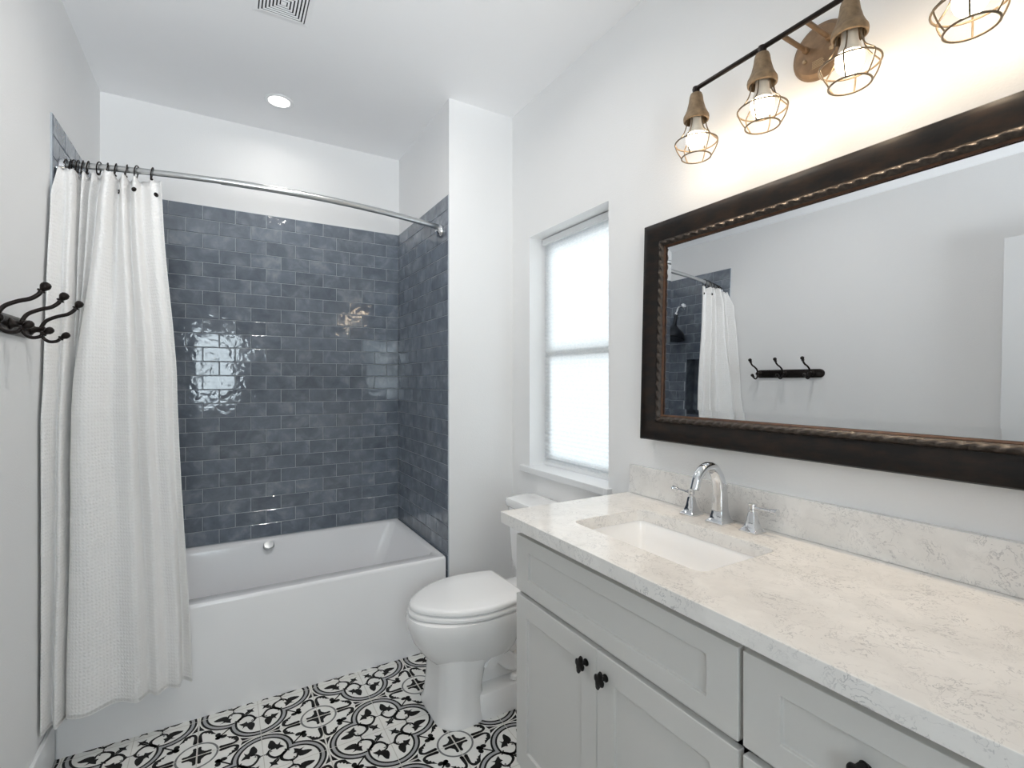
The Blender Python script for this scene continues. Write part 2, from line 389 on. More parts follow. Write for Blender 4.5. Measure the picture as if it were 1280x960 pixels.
# ---- patterned floor: printed cement tile design laid in the floor surface
TS = 0.2065
def floor_design():
    shapes = []                      # (points, material, level) in tile units, origin at quatrefoil centre
    def ribbon(pts, ws, mi, lv):
        pts = [Vector((p[0], p[1])) for p in pts]; N = len(pts)
        if not isinstance(ws, (list, tuple)): ws = [ws]*N
        L = []; R = []
        for i, p in enumerate(pts):
            t = (pts[min(i+1, N-1)]-pts[max(i-1, 0)]).normalized(); nn = Vector((-t.y, t.x))
            L.append(p+nn*ws[i]/2); R.append(p-nn*ws[i]/2)
        for i in range(N-1): shapes.append(([L[i], L[i+1], R[i+1], R[i]], mi, lv))
    def smooth(pts, n=6):
        return [(p.x, p.y) for p in catmull([(a, b, 0) for a, b in pts], n)]
    def disc(cx, cy, r, mi, lv, n=14, sx=1, sy=1, rot=0):
        pts = []
        for k in range(n):
            a = 2*PI*k/n; x = r*sx*math.cos(a); y = r*sy*math.sin(a)
            pts.append(Vector((cx+x*math.cos(rot)-y*math.sin(rot), cy+x*math.sin(rot)+y*math.cos(rot))))
        shapes.append((pts, mi, lv))
    BL, GR, RG = 1, 2, 3
    c = 0.475
    def lobe(r):                     # arc of the +x lobe from the axis to the diagonal
        d = (2*c+math.sqrt(4*c*c-8*(c*c-r*r)))/4
        a1 = math.atan2(d, d-c)
        return [(c+r*math.cos(a1*k/26), r*math.sin(a1*k/26)) for k in range(27)]
    def band(r0, r1, mi, lv):
        A, B = lobe(r0), lobe(r1)
        for i in range(26): shapes.append(([Vector(A[i]), Vector(A[i+1]), Vector(B[i+1]), Vector(B[i])], mi, lv))
    band(0.498, 0.462, BL, 1); band(0.462, 0.412, GR, 0); band(0.412, 0.376, BL, 1)
    # scroll from the inner cusp, in the +x lobe
    sc = smooth([(0.372,0.372),(0.33,0.325),(0.275,0.262),(0.275,0.17),(0.35,0.10),(0.43,0.075),(0.49,0.095),(0.52,0.15),(0.515,0.19)])
    N = len(sc); ribbon(sc, [0.046+0.014*math.sin(PI*min(1, i/(N*0.5))) - 0.014*(i/N) for i in range(N)], BL, 1)
    ribbon([(0.335,0.41),(0.37,0.37),(0.41,0.335)], [0.02,0.036,0.02], BL, 2)
    ribbon([(0.425,0.0),(0.425,0.045),(0.428,0.09)], [0.02,0.022,0.03], BL, 2)
    ribbon([(0.39,0.05),(0.425,0.06),(0.46,0.052)], [0.012,0.03,0.012], BL, 2)
    ribbon([(0.445,0.11),(0.47,0.125),(0.45,0.14)], [0.02,0.025,0.008], BL, 2)
    # vine leaf
    leaf = [(0.112,0.549),(0.098,0.60),(0.106,0.655),(0.125,0.70),(0.142,0.738),(0.172,0.722),(0.192,0.685),(0.205,0.645),(0.212,0.612),(0.237,0.590),(0.262,0.615),(0.279,0.645),(0.272,0.605),(0.265,0.572),(0.295,0.535),(0.325,0.488),(0.285,0.492),(0.254,0.493),(0.235,0.482),(0.210,0.470),(0.205,0.50),(0.19,0.533),(0.170,0.520),(0.152,0.512),(0.142,0.535)]
    lcx, lcy = 0.20, 0.58; leaf = [(lcx+(x-lcx)*1.16, lcy+(y-lcy)*1.14) for x, y in leaf]
    shapes.append(([Vector((y, x)) for x, y in leaf], BL, 1))
    # small star on the diagonal near the centre
    st = [(0.055,0.055),(0.105,0.090),(0.135,0.100),(0.205,0.070),(0.185,0.130),(0.22,0.16),(0.26,0.255)]
    half = [Vector(p) for p in st]
    shapes.append((half+[Vector((0.14, 0.14))], BL, 2))
    # corner A = (1,1): circle with cross
    def A(a, b): return (1-a, 1-b)
    for k in range(10):              # ring, half of the quarter (mirrored over the diagonal)
        a0, a1 = PI/4*k/10, PI/4*(k+1)/10
        q = [A(r*math.cos(a), r*math.sin(a)) for r, a in ((0.296,a0),(0.296,a1),(0.330,a1),(0.330,a0))]
        shapes.append(([Vector(p) for p in q], RG, 0))
    cr = [A(0.012,0.012),A(0.20,0.012),A(0.222,0.025),A(0.222,0.055),A(0.20,0.066),A(0.15,0.062),A(0.115,0.074),A(0.096,0.096)]
    shapes.append(([Vector(p) for p in cr], BL, 1))
    # scroll pair beside the joint
    sp = smooth([A(0.36,0.040),A(0.42,0.038),A(0.50,0.034),A(0.565,0.040),A(0.612,0.075),A(0.612,0.125),A(0.575,0.150)])
    N = len(sp); ribbon(sp, [0.046+0.018*abs(math.cos(PI*i/(N-1)*1.0)) for i in range(N)], BL, 1)
    disc(1-0.365, 1-0.043, 0.033, BL, 1)
    lf = [A(0.638,0.10),A(0.637,0.155),A(0.615,0.205),A(0.575,0.225),A(0.545,0.235),A(0.50,0.262),A(0.445,0.292),A(0.478,0.245),A(0.492,0.205),A(0.525,0.205),A(0.525,0.165),A(0.555,0.16),A(0.585,0.135),A(0.60,0.10)]
    shapes.append(([Vector(p) for p in lf], BL, 2))
    tr = [A(0.875,0.014),A(0.695,0.014),A(0.665,0.105),A(0.73,0.072),A(0.80,0.035)]
    shapes.append(([Vector(p) for p in tr], BL, 1))
    # trefoil on a stem, half of it
    ribbon([(0.495,0.495),(0.63,0.63)], 0.028, BL, 1)
    disc(1-0.315, 1-0.315, 0.046, BL, 1); disc(1-0.405, 1-0.315, 0.05, BL, 2, sx=1.1, sy=0.9, rot=0.2); disc(1-0.352, 1-0.352, 0.034, BL, 2)
    return shapes
def build_floor_pattern():
    sh = floor_design(); b = MB(); lvz = {0: 0.0003, 1: 0.0005, 2: 0.0006}
    x00, y00 = 0.748-TS, 2.1025-TS        # a quatrefoil centre
    for i in range(-4, 4):
        for j in range(-3, 2):
            cx, cy = x00+2*TS*i, y00+2*TS*j
            if cx+2*TS < XL or cx-TS > XR or cy-TS > YP: continue
            for sx in (1, -1):
                for sy in (1, -1):
                    for sw in (0, 1):
                        flip = (sx*sy < 0) != bool(sw)
                        for pts, mi, lv in sh:
                            P = [((p.y, p.x) if sw else (p.x, p.y)) for p in pts]
                            P = [(cx+sx*p[0]*TS, cy+sy*p[1]*TS, lvz[lv]) for p in P]
                            if max(p[0] for p in P) > XR or min(p[0] for p in P) < XL: continue
                            if max(p[1] for p in P) > YP+0.05: continue
                            b.poly(P, mi-1)
    nx = int(2.2/TS)+1
    for i in range(-8, 8):
        x = x00+i*TS
        if XL < x < XR: b.poly([(x-0.0013, YF, 0.0008), (x+0.0013, YF, 0.0008), (x+0.0013, YP, 0.0008), (x-0.0013, YP, 0.0008)], 3)
    for j in range(-14, 3):
        y = y00+j*TS
        if YF < y < YP: b.poly([(XL, y-0.0013, 0.0008), (XR, y-0.0013, 0.0008), (XR, y+0.0013, 0.0008), (XL, y+0.0013, 0.0008)], 3)
    return b
fl = bpy.data.objects['floor']
fp = build_floor_pattern().build('tile_pattern', ['fblack', 'fgrey', 'fring', 'fgrout'], fl, smooth=0, recalc=False)
bmx = bmesh.new(); bmx.from_mesh(fp.data)
for f in bmx.faces:
    f.normal_update()
    if f.normal.z < 0: f.normal_flip()
bmx.to_mesh(fp.data); bmx.free()

# ---- glazed wall tiles
TW, THH = 0.1545, 0.0768
def tiles(name, parent, u0, u1, v0, v1, place, ustart, holes=(), back=None):
    """brick-bonded tiles; place(u, v, h) gives the world point"""
    b = MB(); tones = []
    q = [place(u0, v0, 0.0035), place(u1, v0, 0.0035), place(u1, v1, 0.0035), place(u0, v1, 0.0035)]
    g = 0.0015
    def tile(a0, a1, c0, c1):
        for (hu0, hu1, hv0, hv1) in holes:
            if a1 > hu0+1e-4 and a0 < hu1-1e-4 and c1 > hv0+1e-4 and c0 < hv1-1e-4:
                parts = []
                if a0 < hu0: parts.append((a0, hu0, c0, c1))
                if a1 > hu1: parts.append((hu1, a1, c0, c1))
                m0, m1 = max(a0, hu0), min(a1, hu1)
                if c0 < hv0: parts.append((m0, m1, c0, hv0))
                if c1 > hv1: parts.append((m0, m1, hv1, c1))
                for p in parts:
                    if p[1]-p[0] > 0.006 and p[3]-p[2] > 0.006: tile(*p)
                return
        a0 += g; a1 -= g; c0 += g; c1 -= g; e = 0.0022
        if a1-a0 < 0.008 or c1-c0 < 0.008: return
        tu, tv = random.gauss(0, 0.004), random.gauss(0, 0.006); mu, mv = (a0+a1)/2, (c0+c1)/2
        def H(u, v, h): return place(u, v, h+(u-mu)*tu+(v-mv)*tv)
        vs = [place(a0,c0,0.0008),place(a1,c0,0.0008),place(a1,c1,0.0008),place(a0,c1,0.0008),
              H(a0,c0,0.0065),H(a1,c0,0.0065),H(a1,c1,0.0065),H(a0,c1,0.0065),
              H(a0+e,c0+e,0.008),H(a1-e,c0+e,0.008),H(a1-e,c1-e,0.008),H(a0+e,c1-e,0.008)]
        fs = [(8,9,10,11)]
        for k in range(4):
            l = (k+1) % 4; fs += [(k,l,4+l,4+k), (4+k,4+l,8+l,8+k)]
        b.add(vs, fs, 0); t = random.random(); tones.extend([t]*12)
    row = 0; c1 = v1
    while c1 > v0+0.004:
        c0 = max(c1-THH, v0)
        a = ustart-(0.5*TW if row % 2 else 0)
        while a > u0: a -= TW
        while a < u1:
            p, r = max(a, u0), min(a+TW, u1)
            if r-p > 0.008: tile(p, r, c0, c1)
            a += TW
        c1 -= THH; row += 1
    # grout bed, with the niche left open
    us = sorted({u0, u1, *[h[0] for h in holes], *[h[1] for h in holes]}); vsn = sorted({v0, v1, *[h[2] for h in holes], *[h[3] for h in holes]})
    for i in range(len(us)-1):
        for j in range(len(vsn)-1):
            m = ((us[i]+us[i+1])/2, (vsn[j]+vsn[j+1])/2)
            if any(h[0] < m[0] < h[1] and h[2] < m[1] < h[3] for h in holes): continue
            P = [place(us[i],vsn[j],0.0055), place(us[i+1],vsn[j],0.0055), place(us[i+1],vsn[j+1],0.0055), place(us[i],vsn[j+1],0.0055)]
            Q = [place(us[i],vsn[j],0), place(us[i+1],vsn[j],0), place(us[i+1],vsn[j+1],0), place(us[i],vsn[j+1],0)]
            b.loft([Q, P], mi=1); tones.extend([0.5]*8)
    o = b.build(name, ['tile', 'grout'], parent, smooth=0, recalc=True)
    at = o.data.attributes.new('tone', 'FLOAT', 'POINT'); at.data.foreach_set('value', tones)
    return o
zt0 = 0.452
tiles('tile_panel', wall_back, XL+0.008, XA-0.008, zt0, ZT, lambda u, v, h: V3(u, YB-h, v), XA-0.008-TW*10)
tiles('tile_panel', wall_alcove, YP+0.001, YB-0.001, 0.02, ZT, lambda u, v, h: V3(XA-h, u, v), YP)
tiles('tile_panel', wall_left, YP+0.001, YB-0.001, zt0, ZT, lambda u, v, h: V3(XL+h, u, v), YP, holes=[(NY0, NY1, NZ0, NZ1)])
# tiled inside of the niche and its glass-white shelf
nb = MB()
nb.box(XL-ND-0.008, XL-ND, NY0, NY1, NZ0, NZ1); nb.box(XL-ND, XL+0.006, NY0, NY0+0.008, NZ0, NZ1); nb.box(XL-ND, XL+0.006, NY1-0.008, NY1, NZ0, NZ1)
nb.box(XL-ND, XL+0.006, NY0+0.008, NY1-0.008, NZ0, NZ0+0.008); nb.box(XL-ND, XL+0.006, NY0+0.008, NY1-0.008, NZ1-0.008, NZ1)
ni = nb.build('shower_niche', 'tile', wall_left, smooth=0)
MB().box(XL-ND, XL+0.008, NY0+0.008, NY1-0.008, 1.21, 1.225).build('niche_shelf', 'trim', ni, smooth=0, bevel=0.002)

# ------------------------------------------------------------------ bathtub
tub = empty('bathtub', (0.235, 2.746, 0), 'white alcove bathtub with a flat apron under the blue tile', 'bathtub')
TX0, TX1, TY0, TY1 = XL+0.009, XA-0.013, YP+0.002, YB-0.010
def tubring(x0, x1, y0, y1, r, z, n=8):
    return [V3(x, y, z) for x, y in rrect((x0+x1)/2, (y0+y1)/2, (x1-x0)/2, (y1-y0)/2, r, n)]
b = MB()
rings = [tubring(TX0, TX1, TY0, TY1, 0.012, 0.0), tubring(TX0, TX1, TY0, TY1, 0.012, ZTUB-0.016), tubring(TX0+0.002, TX1-0.002, TY0+0.002, TY1-0.002, 0.012, ZTUB-0.006), tubring(TX0+0.006, TX1-0.006, TY0+0.007, TY1-0.006, 0.012, ZTUB)]
IX0, IX1, IY0, IY1 = TX0+0.09, TX1-0.042, TY0+0.078, TY1-0.045
rings += [tubring(IX0-0.010, IX1+0.010, IY0-0.010, IY1+0.010, 0.05, ZTUB), tubring(IX0-0.002, IX1+0.002, IY0-0.002, IY1+0.002, 0.05, ZTUB-0.006), tubring(IX0+0.003, IX1-0.004, IY0+0.003, IY1-0.003, 0.05, ZTUB-0.025)]
rings += [tubring(IX0+0.03, IX1-0.06, IY0+0.02, IY1-0.025, 0.06, 0.30), tubring(IX0+0.06, IX1-0.14, IY0+0.045, IY1-0.045, 0.08, 0.14), tubring(IX0+0.10, IX1-0.20, IY0+0.09, IY1-0.09, 0.09, 0.105)]
b.loft(rings)
b.build('tub_shell', 'acrylic', tub, smooth=40)
b = MB(); c = V3(0.227, IY1-0.014, 0.424)
b.lathe([(0.0,0.008),(0.024,0.007),(0.028,0.003),(0.029,-0.010)], c, (0,-0.62,0.78), 28)
ov = b.build('overflow_cover', 'nickel', tub); ov['label'] = 'round chrome overflow cover'
b = MB(); b.lathe([(0.034,0.0),(0.034,0.003),(0.026,0.006),(0.0,0.007)], (TX0+0.30, 2.746, 0.104), (0,0,1), 24)
b.build('drain', 'chrome', tub)

# ------------------------------------------------------------------ curved curtain rod
ZR = 2.150
def rodY(x): return 2.284+0.135*((x-0.235)/0.76)**2
rod = empty('curtain_rod', (0.235, 2.30, ZR), 'curved brushed nickel shower curtain rod over the tub', 'curtain rod')
def rodpts(x0, x1, n=30):
    return [V3(x0+(x1-x0)*k/n, rodY(x0+(x1-x0)*k/n), ZR) for k in range(n+1)]
MB().tube(rodpts(XL+0.02, 0.0), 0.0115, 14).build('inner_tube', 'nickel', rod)
b = MB(); b.tube(rodpts(-0.003, XA-0.03), 0.0135, 14)
b.build('outer_tube', 'nickel', rod)
for sgn, xw in ((-1, XL+0.008), (1, XA-0.008)):
    b = MB(); yy = rodY(xw)
    zf = ZR-0.016
    b.lathe([(0.0,0.0),(0.033,0.0),(0.034,0.006),(0.030,0.016),(0.020,0.026),(0.012,0.030),(0,0.030)], (xw, yy, zf), (-sgn, 0, 0), 28)
    b.tube([V3(xw-sgn*0.022, yy, zf), V3(xw-sgn*0.024, yy, ZR-0.004), V3(xw-sgn*0.028, yy, ZR)], 0.009, 10)
    b.sphere((xw-sgn*0.026, yy, ZR), 0.0145, 14, 8)
    b.build('wall_flange', 'chrome', rod)
# ------------------------------------------------------------------ shower curtain
cur = empty('shower_curtain', (-0.33, 2.28, 0.19), 'cream crinkled shower curtain gathered at the left wall', 'shower curtain')
F = [  # x_top, d_top, x_up, d_up, x_mid, d_mid, x_bot, d_bot   (d = distance towards the room)
 (-.508, .048, -.510, .03, -.512,-.02, -.508,-.01),
 (-.508, .070, -.514, .110, -.514, .095, -.514, .092),
 (-.492, .048, -.490, .04, -.488, .03, -.498, .035),
 (-.470, .055, -.468, .060, -.472, .05, -.482, .070),
 (-.455,-.03, -.455,-.03, -.458,-.035, -.466,-.03),
 (-.441, .030, -.445, .025, -.463,-.015, -.474,-.02),
 (-.427,-.03, -.432,-.03, -.456,-.045, -.468,-.045),
 (-.410, .028, -.420, .025, -.460,-.03, -.472,-.03),
 (-.393,-.025, -.405,-.03, -.453,-.045, -.466,-.045),
 (-.371, .050, -.382, .050, -.446, .040, -.461, .035),
 (-.352, .042, -.362, .055, -.405, .060, -.400, .050),
 (-.336,-.020, -.338,-.010, -.348, .010, -.325, .020),
 (-.318, .028, -.315, .035, -.290, .040, -.262, .042),
 (-.301,-.025, -.299,-.010, -.274, .000, -.232, .012),
 (-.285, .024, -.279, .026, -.240, .025, -.205, .035),
 (-.268,-.020, -.262,-.014, -.222,-.008, -.178, .012),
 (-.236, .004, -.230, .008, -.185, .012, -.140, .028),
 (-.214,-.004, -.208,-.004, -.166,-.006, -.131,-.012),
 (-.203, .010, -.196, .008, -.150, .004, -.099, .012)]
ZTOP, ZBOT = 2.118, 0.190
def lag(z, a, b, c, d):           # smooth blend through the four heights
    k = [(ZTOP, a), (2.00, b), (1.35, c), (ZBOT, d)]
    for i in range(3):
        if z >= k[i+1][0]:
            t = (z-k[i][0])/(k[i+1][0]-k[i][0])
            ts = t*t*(3-2*t)*0.5+t*0.5
            return k[i][1]+(k[i+1][1]-k[i][1])*ts
    return d
NZ, SUB = 110, 7
grid = []; uvs = []
for i in range(NZ+1):
    tz = i/NZ; zz = ZTOP+(ZBOT-ZTOP)*tz
    row = []
    for f in F:
        x = lag(zz, f[0], f[2], f[4], f[6]); d = lag(zz, f[1], f[3], f[5], f[7])*(1.35 if f[6] > -.42 else 1.0)
        base = rodY(max(-.52, x)); yb = base*(1-min(1, tz*2.2))+2.283*min(1, tz*2.2)
        row.append(V3(x, yb-d, zz))
    row = catmull(row, SUB)
    s = 0; us = [0]
    out = []
    for j, p in enumerate(row):
        n1 = noise.noise(V3(p.x*9, p.z*2.2, 3.1))*0.006+noise.noise(V3(p.x*26, p.z*7, 9.0))*0.002
        zadd = 0.0
        if tz > 0.85: zadd = (tz-0.85)/0.15*(0.002*math.sin(p.x*31)+(-0.012 if p.x < -0.463 else 0.0))
        if tz < 0.05: zadd = (0.05-tz)/0.05*(0.004*math.sin(j*0.9)-0.002)
        out.append(V3(max(p.x+n1*0.4, XL+0.006), p.y+n1, p.z+zadd))
        if j: s += (row[j]-row[j-1]).length; us.append(s)
    grid.append(out); uvs.append([(u, zz) for u in us])
NC = len(grid[0]); b = MB()
b.add([p for r in grid for p in r], [(i*NC+j, i*NC+j+1, (i+1)*NC+j+1, (i+1)*NC+j) for i in range(NZ) for j in range(NC-1)])
co = b.build('curtain_cloth', 'curtain', cur, smooth=0, recalc=False)
co.data.polygons.foreach_set('use_smooth', [True]*len(co.data.polygons))
ul = co.data.uv_layers.new(name='cloth'); flat = [u for r in uvs for u in r]
for lp in co.data.loops: ul.data[lp.index].uv = flat[lp.vertex_index]
sm = co.modifiers.new('thickness', 'SOLIDIFY'); sm.thickness = 0.0022; sm.offset = 0
# bottom and side hem
hem = MB()
def hemstrip(idx_rows, idx_cols, off):
    pass
b = MB()
rows = [NZ-int(0.030/((ZTOP-ZBOT)/NZ)), NZ]
b.tube([grid[NZ][j]+V3(0, 0, 0.0) for j in range(0, NC)], 0.0020, 6)
hm = b.build('bottom_hem', 'curtain', cur, smooth=60)
# eyelets near the top (dark rings set in the cloth)
eye_cols = [(16, 0.55), (14, 0.2), (12, 0.3), (10, -0.2)]
def eyelet(p, nrm):
    b = MB(); nrm = Vector(nrm).normalized(); u = nrm.orthogonal().normalized(); w = nrm.cross(u)
    b.tube([p+nrm*0.003+(u*math.cos(2*PI*k/20)+w*math.sin(2*PI*k/20))*0.0065 for k in range(20)], 0.0022, 8, loop=True)
    b.lathe([(0.0,0.0016),(0.0055,0.0016),(0.0055,0.0),(0.0,0.0)], p, nrm, 14)
    e = b.build('eyelet', 'bronze', cur); return e
for jc in (int(16.6*SUB), int(14.0*SUB), int(11.2*SUB)):
    ii = 3
    p = grid[ii][jc]; t = (grid[ii][jc+1]-grid[ii][jc-1]); nrm = t.cross(grid[ii+1][jc]-grid[ii-1][jc])
    if nrm.y > 0: nrm = -nrm
    eyelet(p, nrm)
# ------------------------------------------------------------------ curtain hooks on the rod
hx = [-.232, -.281, -.314, -.347, -.374, -.397, -.432, -.449, -.462, -.474, -.486, -.499]
ordw = ['first', 'second', 'third', 'fourth', 'fifth', 'sixth', 'seventh', 'eighth', 'ninth', 'tenth', 'eleventh', 'twelfth']
def hook_proto(x):
    y = rodY(x)
    r = tag(bpy.data.objects.new('curtain_hook', None), None, None); COL.objects.link(r); r.location = (x, y, ZR-0.045); r.empty_display_size = 0.02
    pts = []
    for k in range(25):
        a = -PI*0.5+2*PI*k/24*0.97
        rr = 0.019
        pts.append(V3(x+0.006*math.sin(a)*0.6, y+math.cos(a)*rr, ZR+math.sin(a)*rr-0.001-(0.009 if math.sin(a) < -0.7 else 0)))
    b = MB(); b.tube(pts, 0.0022, 8); b.build('wire_loop', 'bronze', r)
    b = MB(); b.sphere((x, y-0.006, ZR-0.029), 0.0048, 10, 8); b.build('ball_end', 'bronze', r)
    return r
proto = hook_proto(hx[0])
for k, x in enumerate(hx):
    h = proto if k == 0 else copy_tree(proto)
    h.location = (x, rodY(x), ZR-0.045)
    h.rotation_euler = (0, 0, [0, -.2, .25, .1, .3, -.2, .1, .2, 0, -.1, .2, 0][k])
    tag(h, 'dark bronze curtain hook, %s from the free right end of the curtain' % ordw[k], 'curtain hook', 'curtain hooks on the rod')

# ------------------------------------------------------------------ shower head on the left tile wall
sh = empty('wall_shower', (XL+0.008, 2.76, 2.05), 'dark bell-shaped shower on a short chrome arm, seen in the mirror', 'shower')
x0 = XL+0.008
b = MB(); b.lathe([(0.0,0.0),(0.032,0.0),(0.032,0.004),(0.014,0.012),(0.0,0.012)], (x0, 2.76, 2.06), (1,0,0), 24); b.build('wall_flange', 'chrome', sh)
b = MB(); b.tube(catmull([(x0+0.01,2.76,2.06),(x0+0.035,2.76,2.064),(x0+0.062,2.76,2.04),(x0+0.075,2.76,2.00)], 6), 0.0095, 12)
b.sphere((x0+0.077, 2.76, 1.995), 0.017, 14, 8); b.build('arm', 'chrome', sh)
ax = V3(0.20, 0, -1).normalized()
b = MB(); b.lathe([(0.014,0.0),(0.014,0.06),(0.020,0.09),(0.045,0.115),(0.080,0.145),(0.096,0.175),(0.098,0.200),(0.090,0.206),(0.0,0.206)], V3(x0+0.077, 2.76, 1.99), ax, 32); b.build('spray_head', 'showerdark', sh)

# ------------------------------------------------------------------ toilet
TYC = 1.900
tl = empty('toilet', (1.0, TYC, 0), 'white two-piece toilet with closed lid between vanity and tub', 'toilet')
def egg(xf, xb, hw, z, n=48, p=2.2, fl=0.0):
    """ring: elongated front at xf, squarer back at xb"""
    out = []; xm = xf+(xb-xf)*0.56
    for k in range(n):
        a = 2*PI*k/n; c, s = math.cos(a), math.sin(a)
        if c >= 0:   # back half
            e = 2/3.6; x = xm+(xb-xm)*abs(c)**e; y = hw*math.copysign(abs(s)**e, s)
        else:
            e = 2/p; x = xm-(xm-xf)*abs(c)**e; y = hw*math.copysign(abs(s)**e, s)
        out.append(V3(x, TYC+y, z))
    return out
def slab(xf, xb, hw, z):
    T = [(0,0),(.012,.17),(.035,.29),(.075,.42),(.13,.555),(.20,.69),(.28,.81),(.36,.90),(.45,.96),(.55,1.0),(.66,.995),(.77,.965),(.87,.92),(.95,.875),(.985,.845),(1,.80)]
    L = xb-xf
    near = [V3(xf+L*t, TYC-hw*w_, z) for t, w_ in T]; far = [V3(xf+L*t, TYC+hw*w_, z) for t, w_ in T[1:]]
    return near+[V3(xb+0.002, TYC, z)]+list(reversed(far))
bowl = MB()
# bowl: rounded underside growing up to the rim
bowl.loft([egg(0.80,1.02,0.085,0.17), egg(0.745,1.06,0.115,0.20), egg(0.70,1.085,0.148,0.245), egg(0.662,1.10,0.174,0.30), egg(0.644,1.105,0.184,0.35), egg(0.638,1.11,0.187,0.39), egg(0.642,1.11,0.184,0.405), egg(0.656,1.10,0.174,0.409)])
# pedestal column: squarish front, set back from the bowl
def ped(xf, xb, hw, z, r=0.09):
    return [V3(x, y, z) for x, y in rrect((xf+xb)/2, TYC, (xb-xf)/2, hw, r, 8)]
bowl.loft([ped(0.724,0.935,0.160,0.0,0.085), ped(0.724,0.935,0.160,0.012,0.085), ped(0.733,0.93,0.152,0.03,0.085), ped(0.740,0.925,0.146,0.12,0.085), ped(0.745,0.945,0.142,0.20,0.085), ped(0.74,0.98,0.138,0.25,0.085)])
# foot plate and shelf behind the column
bowl.loft([ped(0.88,1.27,0.158,0.0,0.04), ped(0.88,1.27,0.158,0.012,0.04), ped(0.88,1.265,0.150,0.03,0.04), ped(0.88,1.26,0.146,0.080,0.04), ped(0.88,1.25,0.138,0.090,0.035)])
# trapway and inner body
bowl.loft([ped(0.90,1.24,0.060,0.09,0.04), ped(0.90,1.25,0.066,0.20,0.04), ped(0.90,1.27,0.085,0.30,0.05), ped(0.92,1.30,0.10,0.37,0.05)])
for sgn in (-1, 1):
    bowl.tube(catmull([(0.93,TYC+sgn*0.085,0.27),(1.00,TYC+sgn*0.090,0.21),(1.07,TYC+sgn*0.080,0.15),(1.13,TYC+sgn*0.078,0.17),(1.15,TYC+sgn*0.080,0.25),(1.20,TYC+sgn*0.075,0.32)], 6), [0.036]*31, 14)
    # sloping shoulder under the rear of the bowl
    bowl.loft([[V3(0.915,TYC+sgn*0.134,0.19),V3(0.95,TYC+sgn*0.136,0.18),V3(0.95,TYC+sgn*0.06,0.18),V3(0.915,TYC+sgn*0.06,0.19)],
               [V3(1.00,TYC+sgn*0.134,0.30),V3(1.05,TYC+sgn*0.132,0.275),V3(1.05,TYC+sgn*0.06,0.275),V3(1.00,TYC+sgn*0.06,0.30)],
               [V3(1.05,TYC+sgn*0.138,0.39),V3(1.12,TYC+sgn*0.132,0.37),V3(1.12,TYC+sgn*0.06,0.37),V3(1.05,TYC+sgn*0.06,0.39)]])
# deck under the tank
bowl.loft([ped(1.02,1.345,0.105,0.335,0.04), ped(1.02,1.355,0.135,0.365,0.04), ped(1.02,1.355,0.140,0.402,0.04), ped(1.03,1.350,0.134,0.408,0.04)])
bowl.build('bowl', 'porcelain', tl, smooth=50)
b = MB(); bc = (1.06, TYC-0.112, 0.098)
b.lathe([(0.016,0.0),(0.015,0.012),(0.009,0.019),(0.0,0.021)], bc, (0,0,1), 18); b.build('bolt_cap', 'porcelain', tl)
b = MB(); b.loft([slab(0.70,1.070,0.135,0.4092), slab(0.698,1.072,0.137,0.4136), slab(0.643,1.104,0.188,0.4140), slab(0.641,1.104,0.189,0.418), slab(0.641,1.104,0.189,0.427), slab(0.646,1.100,0.185,0.4315), slab(0.70,1.075,0.138,0.4325)])
b.build('seat', 'seatplastic', tl, smooth=50)
b = MB(); b.loft([slab(0.705,1.072,0.132,0.4330), slab(0.70,1.075,0.136,0.4374), slab(0.651,1.102,0.186,0.4376), slab(0.647,1.103,0.189,0.440), slab(0.647,1.103,0.189,0.449), slab(0.653,1.099,0.185,0.4565), slab(0.672,1.085,0.170,0.4605), slab(0.75,1.03,0.10,0.462)])
b.build('lid', 'seatplastic', tl, smooth=50)
for sgn in (-1, 1):
    b = MB(); b.lathe([(0.014,0.0),(0.014,0.03),(0.010,0.038),(0.0,0.04)], (1.11, TYC+sgn*0.07, 0.403), (0,0,1), 16); b.build('seat_hinge', 'seatplastic', tl)
def tank(xf, xb, hw, z, r): return ped(xf, xb, hw, z, r)
b = MB(); b.loft([tank(1.245,1.330,0.150,0.408,0.03), tank(1.222,1.352,0.180,0.445,0.04), tank(1.212,1.358,0.192,0.49,0.035), tank(1.208,1.360,0.200,0.60,0.035), tank(1.204,1.362,0.208,0.736,0.035)])
b.build('tank', 'porcelain', tl, smooth=50)
b = MB(); b.loft([tank(1.200,1.364,0.210,0.738,0.035), tank(1.193,1.366,0.218,0.746,0.04), tank(1.191,1.367,0.220,0.768,0.04), tank(1.197,1.364,0.214,0.779,0.04), tank(1.22,1.35,0.19,0.783,0.035)])
b.build('tank_lid', 'porcelain', tl, smooth=50)
b = MB(); b.lathe([(0.011,0.0),(0.011,0.010),(0.0,0.011)], (1.208, TYC+0.15, 0.68), (-1,0,0), 16)
b.tube([V3(1.199,TYC+0.15,0.68), V3(1.195,TYC+0.11,0.675), V3(1.194,TYC+0.08,0.670)], [0.006,0.005,0.007], 10); b.build('flush_lever', 'chrome', tl)

